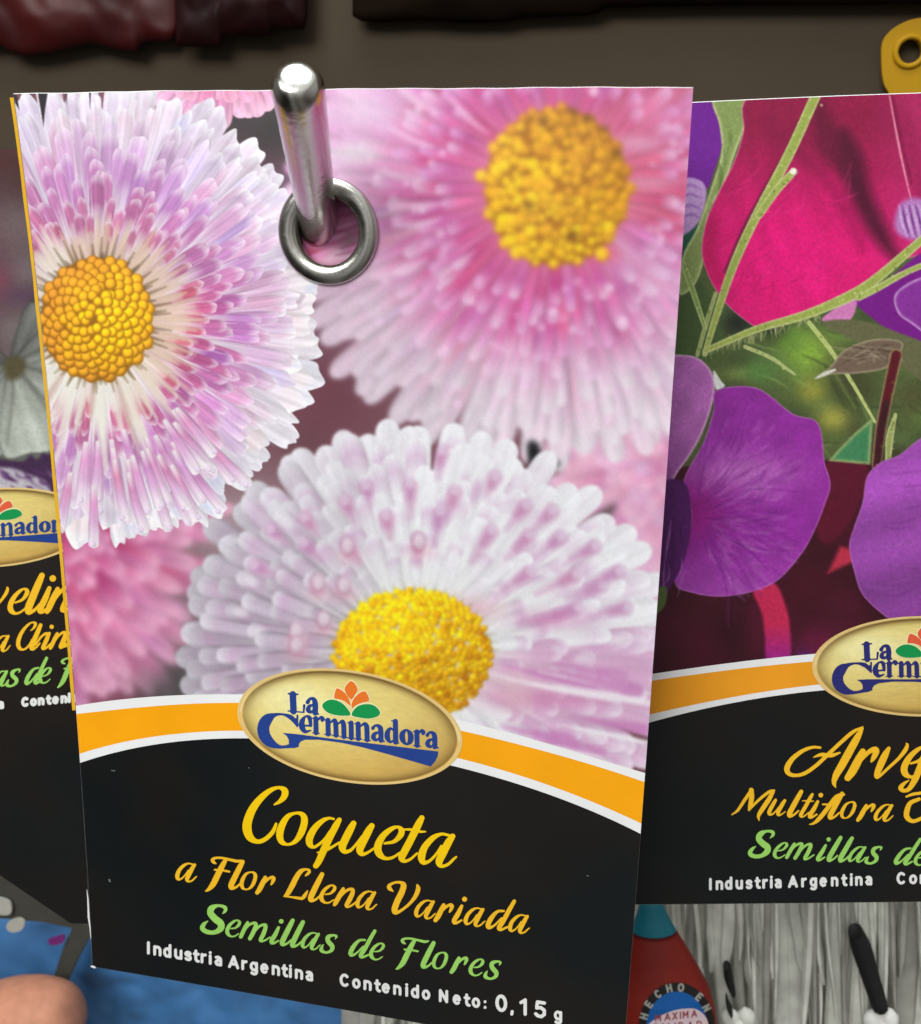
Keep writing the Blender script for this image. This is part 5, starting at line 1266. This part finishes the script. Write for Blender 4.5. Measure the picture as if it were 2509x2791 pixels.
# yellow tag with a round hole
def slab(name, outline, Y, th, mt, parent=None, holes=(), bev=.0004):
    V2, F2 = vec_mesh(polys=[outline], step=4.0, cut=(lambda X, Yy: np.max([-poly_sdf(X, Yy, h) for h in holes], 0)) if holes else None)
    A_ = flat(Y)(V2[:, 0], V2[:, 1]); B_ = A_.copy(); B_[:, 1] += th
    edges = {}
    for f in F2:
        for a, b in zip(f, f[1:] + f[:1]):
            if (b, a) in edges: edges.pop((b, a))
            else: edges[(a, b)] = 1
    n = len(A_); F = [tuple(f) for f in F2] + [tuple(i + n for i in f[::-1]) for f in F2] + [(b, a, a + n, b + n) for a, b in edges]
    me = bpy.data.meshes.new(name); me.from_pydata(np.vstack([A_, B_]).tolist(), [], F); me.update()
    return link(name, me, mt, parent)


tg = [(2405, 115), (2425, 85), (2460, 62), (2500, 50), (2560, 48), (2640, 80), (2660, 160), (2650, 330), (2430, 330), (2425, 262), (2408, 225), (2402, 165)]
hl = [(2480 + 32 * math.cos(a), 140 + 36 * math.sin(a)) for a in np.linspace(0, 2 * PI, 30, endpoint=False)]
tag_ = empty('plastic_tag', at(2530, 330, .132), 'translucent yellow plastic tag with a round hole at the upper right', 'tag')
slab('tag_body', crom([(*p, 0) for p in tg] + [(*tg[0], 0)], 4)[:-1, :2], .132, .0015, M['tag'], tag_, [hl])
t = np.linspace(0, 2 * PI, 40)
c_ = at(2480, 140, .1318); s_ = np.linalg.norm(np.array(at(2480, 140, .132)) - np.array(at(2580, 140, .132))) / 100
tube_ring('hole_rim', 40 * s_, 8 * s_, 7 * s_, 48, 12, M['tag'], tag_, c_)

# blue film bag, lower left, with its strap and marks
BY = .125
o = crumple('film_bag', ip((-500, 2440), (0, 2490), (60, 2508), (190, 2512), (1020, 2560)), ip((-500, 3300), (1100, 3300)), -500, 975, BY, .0022, M['blue_film'], 130, 90, seed=7.7, fold=42)
thing(o, 'crumpled shiny blue film bag below the daisy packet at the lower left', 'film bag')
o = slab('grey_strap', [(-60, 2340), (0, 2384), (100, 2446), (200, 2500), (262, 2514), (240, 2560), (214, 2610), (186, 2670), (172, 2720), (120, 2726), (150, 2650), (172, 2580), (196, 2530), (120, 2514), (40, 2506), (-60, 2500)], .112, .001, M['strap'])
thing(o, 'flat grey strap crossing the blue bag below the carnation packet', 'strap')
for pts, lab in (([(-30, 2446), (14, 2452), (29, 2466), (27, 2492), (-4, 2494), (-30, 2488)], 'off-white plastic chip at the left picture edge on the grey strap'), ([(16, 2526), (26, 2510), (50, 2503), (66, 2512), (62, 2530), (46, 2540), (26, 2540)], 'oval off-white plastic chip lying on the blue bag')):
    o = slab('plastic_chip', crom([(*p, 0) for p in pts] + [(*pts[0], 0)], 4)[:-1, :2], .1105, .0006, M['off_white']); thing(o, lab, 'plastic chip', 'off-white plastic chips')
o = slab('sticker', crom([(*p, 0) for p in [(130, 2562), (150, 2554), (174, 2548), (172, 2568), (150, 2576), (136, 2576), (130, 2562)]], 4)[:-1, :2], .1105, .0004, M['plum']); thing(o, 'small plum purple sticker on the blue bag beside the grey strap', 'sticker')

# ------------------------------------------------------------------ hand: index fingertip reaching in from the lower left
HY = .098
def hp(x, y, dy=0.0): return at(x, y, HY + dy)


hs = np.linalg.norm(np.array(hp(100, 2760)) - np.array(hp(200, 2760))) / 100      # metres per photo pixel
chains = [[(212, 2764, 0, 64), (150, 2774, 0, 96), (60, 2778, 0, 112), (-60, 2812, .002, 112), (-230, 2890, .006, 96), (-420, 2960, .008, 104)],      # index
          [(60, 2960, .004, 60), (-10, 2975, .002, 78), (-150, 3000, .006, 90), (-300, 3040, .010, 96), (-470, 3090, .012, 108)],
          [(40, 3140, .008, 58), (-40, 3150, .006, 76), (-170, 3170, .010, 88), (-320, 3200, .014, 94), (-490, 3230, .016, 106)],
          [(-40, 3300, .014, 50), (-110, 3305, .012, 66), (-210, 3310, .014, 74), (-340, 3330, .018, 82), (-500, 3350, .020, 96)],
          [(-330, 2640, -.010, 58), (-400, 2700, -.012, 82), (-480, 2800, -.006, 96), (-600, 2960, .004, 120)]]
bm = bmesh.new(); me = bpy.data.meshes.new('person'); verts, edges, rads = [], [], []
palm = [(-620, 3080, .012, 190), (-820, 3180, .016, 180), (-1050, 3300, .02, 150), (-1500, 3500, .03, 150)]
def addv(p): verts.append(tuple(hp(p[0], p[1], p[2]))); rads.append(p[3] * hs); return len(verts) - 1
pi_ = [addv(p) for p in palm]; edges += list(zip(pi_[:-1], pi_[1:]))
for ch in chains:
    ii = [addv(p) for p in ch]; edges += list(zip(ii[:-1], ii[1:])); edges.append((ii[-1], pi_[0]))
me.from_pydata(verts, edges, []); ho = link('person', me, M['skin'])
sk = ho.modifiers.new('skin', 'SKIN'); sk.use_smooth_shade = True
for v, r in zip(me.skin_vertices[0].data, rads): v.radius = (r, r)
me.skin_vertices[0].data[0].use_root = True
sb = ho.modifiers.new('sub', 'SUBSURF'); sb.levels = 3; sb.render_levels = 3
thing(ho, 'bare hand with one blurred fingertip reaching in at the bottom left corner', 'person')

# ------------------------------------------------------------------ red tapered bottle with a round sticker
OY = .062
oa, ob = at(1772, 2440, OY), at(1815, 2950, OY); oax = (ob - oa).normalized(); oL = (ob - oa).length
px_ = np.linalg.norm(np.array(at(1800, 2700, OY)) - np.array(at(1900, 2700, OY))) / 100
side = oax.cross(Vector((0, 1, 0))).normalized(); side = -side if side.x < 0 else side
PR = [(0, 10), (8, 20), (24, 30), (60, 42), (110, 62), (160, 86), (220, 112), (290, 140), (360, 152), (520, 158)]
def orad(h): return np.interp(h / px_, [p[0] for p in PR], [p[1] for p in PR]) * px_
def lathe(name, h0, h1, mt, parent, grow=0.0, nh=40, n=64):
    hh = np.linspace(h0, h1, nh); V = []
    for h in hh:
        c = oa + oax * (h * px_); r = float(orad(h * px_)) + grow
        for j in range(n):
            a = 2 * PI * j / n; V.append(tuple(c + side * (r * math.cos(a)) + Vector((0, 1, 0)) * (.62 * r * math.sin(a))))
    i = np.arange(nh * n).reshape(nh, n); b = np.roll(i, -1, 1)
    F = np.stack([i[:-1], b[:-1], b[1:], i[1:]], -1).reshape(-1, 4).tolist() + [list(range(n)), list(range((nh - 1) * n, nh * n))]
    return link(name, mesh_np(name, np.array(V), [tuple(f) for f in F]), mt, parent)


def mp_bottle(px, py, lift=0.0):
    d = ray(px, py); off = np.zeros(d.shape[:-1])
    for _ in range(12):
        t = (OY - off - CAM[1]) / d[..., 1]; P = CAM + d * t[..., None]
        q = P - np.array(oa); h = q @ np.array(oax); s = q @ np.array(side)
        off = .5 * off + .5 * (.62 * np.sqrt(np.maximum(orad(h) ** 2 - s ** 2, 1e-10)) + lift)
    t = (OY - off - CAM[1]) / d[..., 1]
    return CAM + d * t[..., None]


bt = empty('bottle', ob, 'brick red tapered bottle with teal top and round blue sticker, beside the sweet pea packet', 'bottle')
lathe('bottle_body', 108, 515, M['red_plastic'], bt); lathe('teal_top', 0, 107.5, M['teal_plastic'], bt)
ccx, ccy, crx, cry = 1844, 2800, 104, 122
ell = lambda k, a0=0, a1=2 * PI, n=60: [(ccx + crx * k * math.cos(a), ccy + cry * k * math.sin(a)) for a in np.linspace(a0, a1, n, endpoint=False)]
stk = vec_obj('sticker', mp_bottle, 1.5e-4, M['label_black'], bt, polys=[ell(1.0)], step=2)
vec_obj('sticker_disc', mp_bottle, 2.2e-4, M['label_blue'], stk, polys=[ell(.80)], step=2)
pk_ = [(1762, 2800), (1790, 2775), (1830, 2756), (1870, 2749), (1900, 2752), (1925, 2776), (1932, 2820), (1925, 2900), (1780, 2900), (1760, 2850)]
vec_obj('sticker_field', mp_bottle, 2.9e-4, M['label_pink'], stk, polys=[crom([(*p, 0) for p in pk_] + [(*pk_[0], 0)], 4)[:-1, :2]], step=2)
def arc_text(chars, k, S, wt):
    out = []
    for ch, deg in chars:
        a = math.radians(deg); X0, Y0 = ccx + crx * k * math.cos(a), ccy + cry * k * math.sin(a)
        tx, ty = -math.sin(a), math.cos(a); w2 = SANS[ch][1] * S / 2
        for p in SANS[ch][0]:
            p = np.asarray(p, float); dx = p[:, 0] * S - w2; dy = p[:, 1] * S - .44 * S
            out.append(np.stack([X0 + tx * dx + math.cos(a) * dy, Y0 + ty * dx + math.sin(a) * dy, np.full(len(dx), wt)], -1))
    return out
vec_obj('ring_lettering', mp_bottle, 2.2e-4, M['off_white'], stk, arc_text([('H', 196), ('E', 215), ('C', 236), ('H', 257), ('O', 277), ('E', 311), ('N', 331)], .895, 21, 5.2), step=1.2)
def word(chars, S, bx, by, slope, wt): return sans(chars, S, bx, by, slope, wt=wt / S)
vec_obj('field_lettering', mp_bottle, 3.5e-4, M['label_red'], stk, word([('M', 1785), ('A', 1810), ('X', 1832), ('I', 1852), ('M', 1860), ('A', 1883)], 21, 1785, 2786, -.12, 3.6) + word([('C', 1778), ('A', 1797), ('L', 1820), ('I', 1838), ('D', 1848), ('A', 1872), ('D', 1898)], 22, 1778, 2812, -.06, 3.6), step=1.2)


# ------------------------------------------------------------------ bundle of pale fibre strips
def ribbon(name, pts, wds, th, Y, mt, parent, n=10, prof=None):
    if prof is not None: n = len(prof)
    P = crom([(x, y, w_) for (x, y), w_ in zip(pts, wds)], 6); V = []
    C3 = flat(Y)(P[:, 0], P[:, 1]); k = np.linalg.norm(flat(Y)(np.array([2000.]), np.array([2600.]))[0] - flat(Y)(np.array([2100.]), np.array([2600.]))[0]) / 100
    m = len(P)
    for i in range(m):
        d = C3[min(i + 1, m - 1)] - C3[max(i - 1, 0)]; d /= np.linalg.norm(d); s = np.cross(d, [0, 1, 0]); s /= np.linalg.norm(s)
        for j in range(n):
            a = 2 * PI * j / n; V.append(C3[i] + s * (P[i, 2] * k / 2 * math.cos(a)) + np.array([0, 1, 0]) * (th * math.sin(a)))
    i = np.arange(m * n).reshape(m, n); b = np.roll(i, -1, 1)
    F = [tuple(f) for f in np.stack([i[:-1], b[:-1], b[1:], i[1:]], -1).reshape(-1, 4).tolist()] + [tuple(range(n)), tuple(range((m - 1) * n, m * n))]
    return link(name, mesh_np(name, np.array(V), F, prof is None), mt, parent)


sb_ = empty('strip_bundle', at(2100, 2900, .10), 'bundle of pale grey folded strips hanging below the sweet pea packet', 'strip bundle')
rb = np.random.default_rng(21)
crumple('backing', ip((900, 2380), (2800, 2380)), ip((900, 3100), (2800, 3100)), 930, 2800, .112, .004, M['strip_dark'], 90, 40, parent=sb_, seed=2.1, fold=40)
STR = [(1000, 2700, 990, 2900, 60), (1060, 2690, 1050, 2900, 50), (1120, 2700, 1130, 2900, 46), (1180, 2700, 1190, 2900, 50), (1240, 2700, 1246, 2900, 44), (1300, 2700, 1330, 2900, 60),
       (1815, 2420, 1800, 2900, 60), (1842, 2420, 1846, 2720, 56), (1868, 2430, 1874, 2690, 44), (1893, 2420, 1905, 2665, 42), (1938, 2420, 1936, 2640, 36), (1985, 2420, 1972, 2640, 40), (2012, 2430, 2030, 2820, 30), (2040, 2420, 2052, 2700, 40), (2072, 2420, 2088, 2660, 44), (2110, 2420, 2150, 2900, 70),
       (2160, 2430, 2195, 2660, 34), (2178, 2430, 2180, 2900, 60), (2205, 2420, 2236, 2800, 40), (2290, 2420, 2262, 2900, 60), (2330, 2420, 2300, 2900, 50), (2368, 2420, 2330, 2900, 56), (2420, 2420, 2470, 2760, 70), (2452, 2420, 2520, 2900, 50), (2480, 2420, 2450, 2900, 60), (2520, 2420, 2540, 2900, 60), (2590, 2420, 2600, 2900, 70), (1955, 2420, 1990, 2900, 50), (2090, 2420, 2060, 2900, 56), (1860, 2420, 1930, 2900, 60)]
for k, (xa, ya, xb, yb, wd) in enumerate(STR):
    m_ = (xa + xb) / 2 + rb.normal(0, 6)
    pts = [(xa, ya), ((xa + m_) / 2 + rb.normal(0, 3), ya + (yb - ya) * .3), (m_, ya + (yb - ya) * .55), ((xb + m_) / 2 + rb.normal(0, 4), ya + (yb - ya) * .8), (xb, yb)]
    q_ = rb.uniform(-.3, .3); sg = rb.choice([-1, 1])
    pf = [(-1, 0), (-.6 + q_ * .4, -1), (-.15 + q_, -.3 - .3 * rb.random()), (.35 + q_ * .6, -.95), (.62 + q_ * .3, -.5), (1, -.1), (.9, .35), (-.9, .35)]
    pf = [(sg * u_2, v_2) for u_2, v_2 in pf][::sg]
    ribbon('strip', pts, [wd * .9, wd * 1.05, wd * rb.uniform(.8, 1.1), wd * .9, wd * .4], .0017, .100 + rb.uniform(-.004, .005), M['strip'] if (k * 7) % 6 else M['strip_dark'], sb_, prof=pf)

for k in range(46):                                # thin loose shreds between the wider strips
    x = rb.uniform(1820, 2560) if k < 38 else rb.uniform(980, 1400); y0 = 2420 if k < 38 else 2690; y1 = y0 + rb.uniform(160, 470); dx = rb.uniform(-26, 34); wd = rb.uniform(9, 24)
    pf = [(-1, 0), (-.2, -1), (.4, -.4), (1, 0), (.8, .4), (-.8, .4)]
    ribbon('strip', [(x, y0), (x + dx * .3 + rb.normal(0, 3), y0 + (y1 - y0) * .4), (x + dx * .7 + rb.normal(0, 4), y0 + (y1 - y0) * .75), (x + dx, y1)], [wd, wd * 1.1, wd * .9, wd * .3], .0012, .094 + rb.uniform(-.002, .003), M['strip'] if k % 4 else M['strip_dark'], sb_, prof=pf)

for pts, wds, tip, lab in (([(1980, 2632), (1986, 2670), (1998, 2706)], [22, 24, 14], None, 'short black wedge stuck between the grey strips'),):
    o = ribbon('black_peg', pts, wds, .002, .092, M['black_rubber'], None); thing(o, lab, 'peg')
for (hx, lab, pts, wds, tp) in ((0, 'black handled brush with white cotton tip at the lower right', [(2330, 2535), (2346, 2580), (2368, 2650), (2398, 2745)], [40, 54, 50, 44], [(2372, 2758), (2395, 2746), (2420, 2752), (2440, 2790), (2450, 2850), (2360, 2850), (2364, 2790)]),
                                (1, 'small black handled brush with grey cotton tip, near the red bottle', [(1980, 2725), (1984, 2740), (1992, 2756)], [8, 10, 12], [(1976, 2762), (1996, 2748), (2010, 2766), (2030, 2762), (2048, 2776), (2060, 2850), (1970, 2850)])):
    e_ = empty('brush', at(pts[-1][0], 2850, .088), lab, 'brush', 'black brushes among the strips')
    ribbon('handle', pts, wds, .0026, .088, M['black_rubber'], e_)
    P = crom([(*p, 0) for p in tp] + [(*tp[0], 0)], 5)[:-1, :2]
    # cotton tip: several lobes
    cx_, cy_ = P.mean(0)
    bm = bmesh.new(); k = np.linalg.norm(np.array(at(2000, 2700, .088)) - np.array(at(2100, 2700, .088))) / 100
    for (lx, ly, lr) in [(cx_ - 22, cy_ - 10, 26), (cx_ + 20, cy_ - 12, 27), (cx_, cy_ + 24, 44), (cx_ - 24, cy_ + 40, 36), (cx_ + 26, cy_ + 44, 38), (cx_, cy_ + 70, 46)]:
        c = at(lx, ly, .088); r = bmesh.ops.create_uvsphere(bm, u_segments=20, v_segments=12, radius=1)
        for v in r['verts']:
            q = v.co.copy(); v.co = c + Vector((q.x, q.y * .8, q.z * 1.25)) * (lr * k * (1 + .12 * mnoise.noise(q * 3 + c * 100)))
    me = bpy.data.meshes.new('cotton_tip'); bm.to_mesh(me); bm.free(); me.polygons.foreach_set('use_smooth', np.ones(len(me.polygons), bool))
    link('cotton_tip', me, M['cotton'] if hx == 0 else M['strip'], e_)
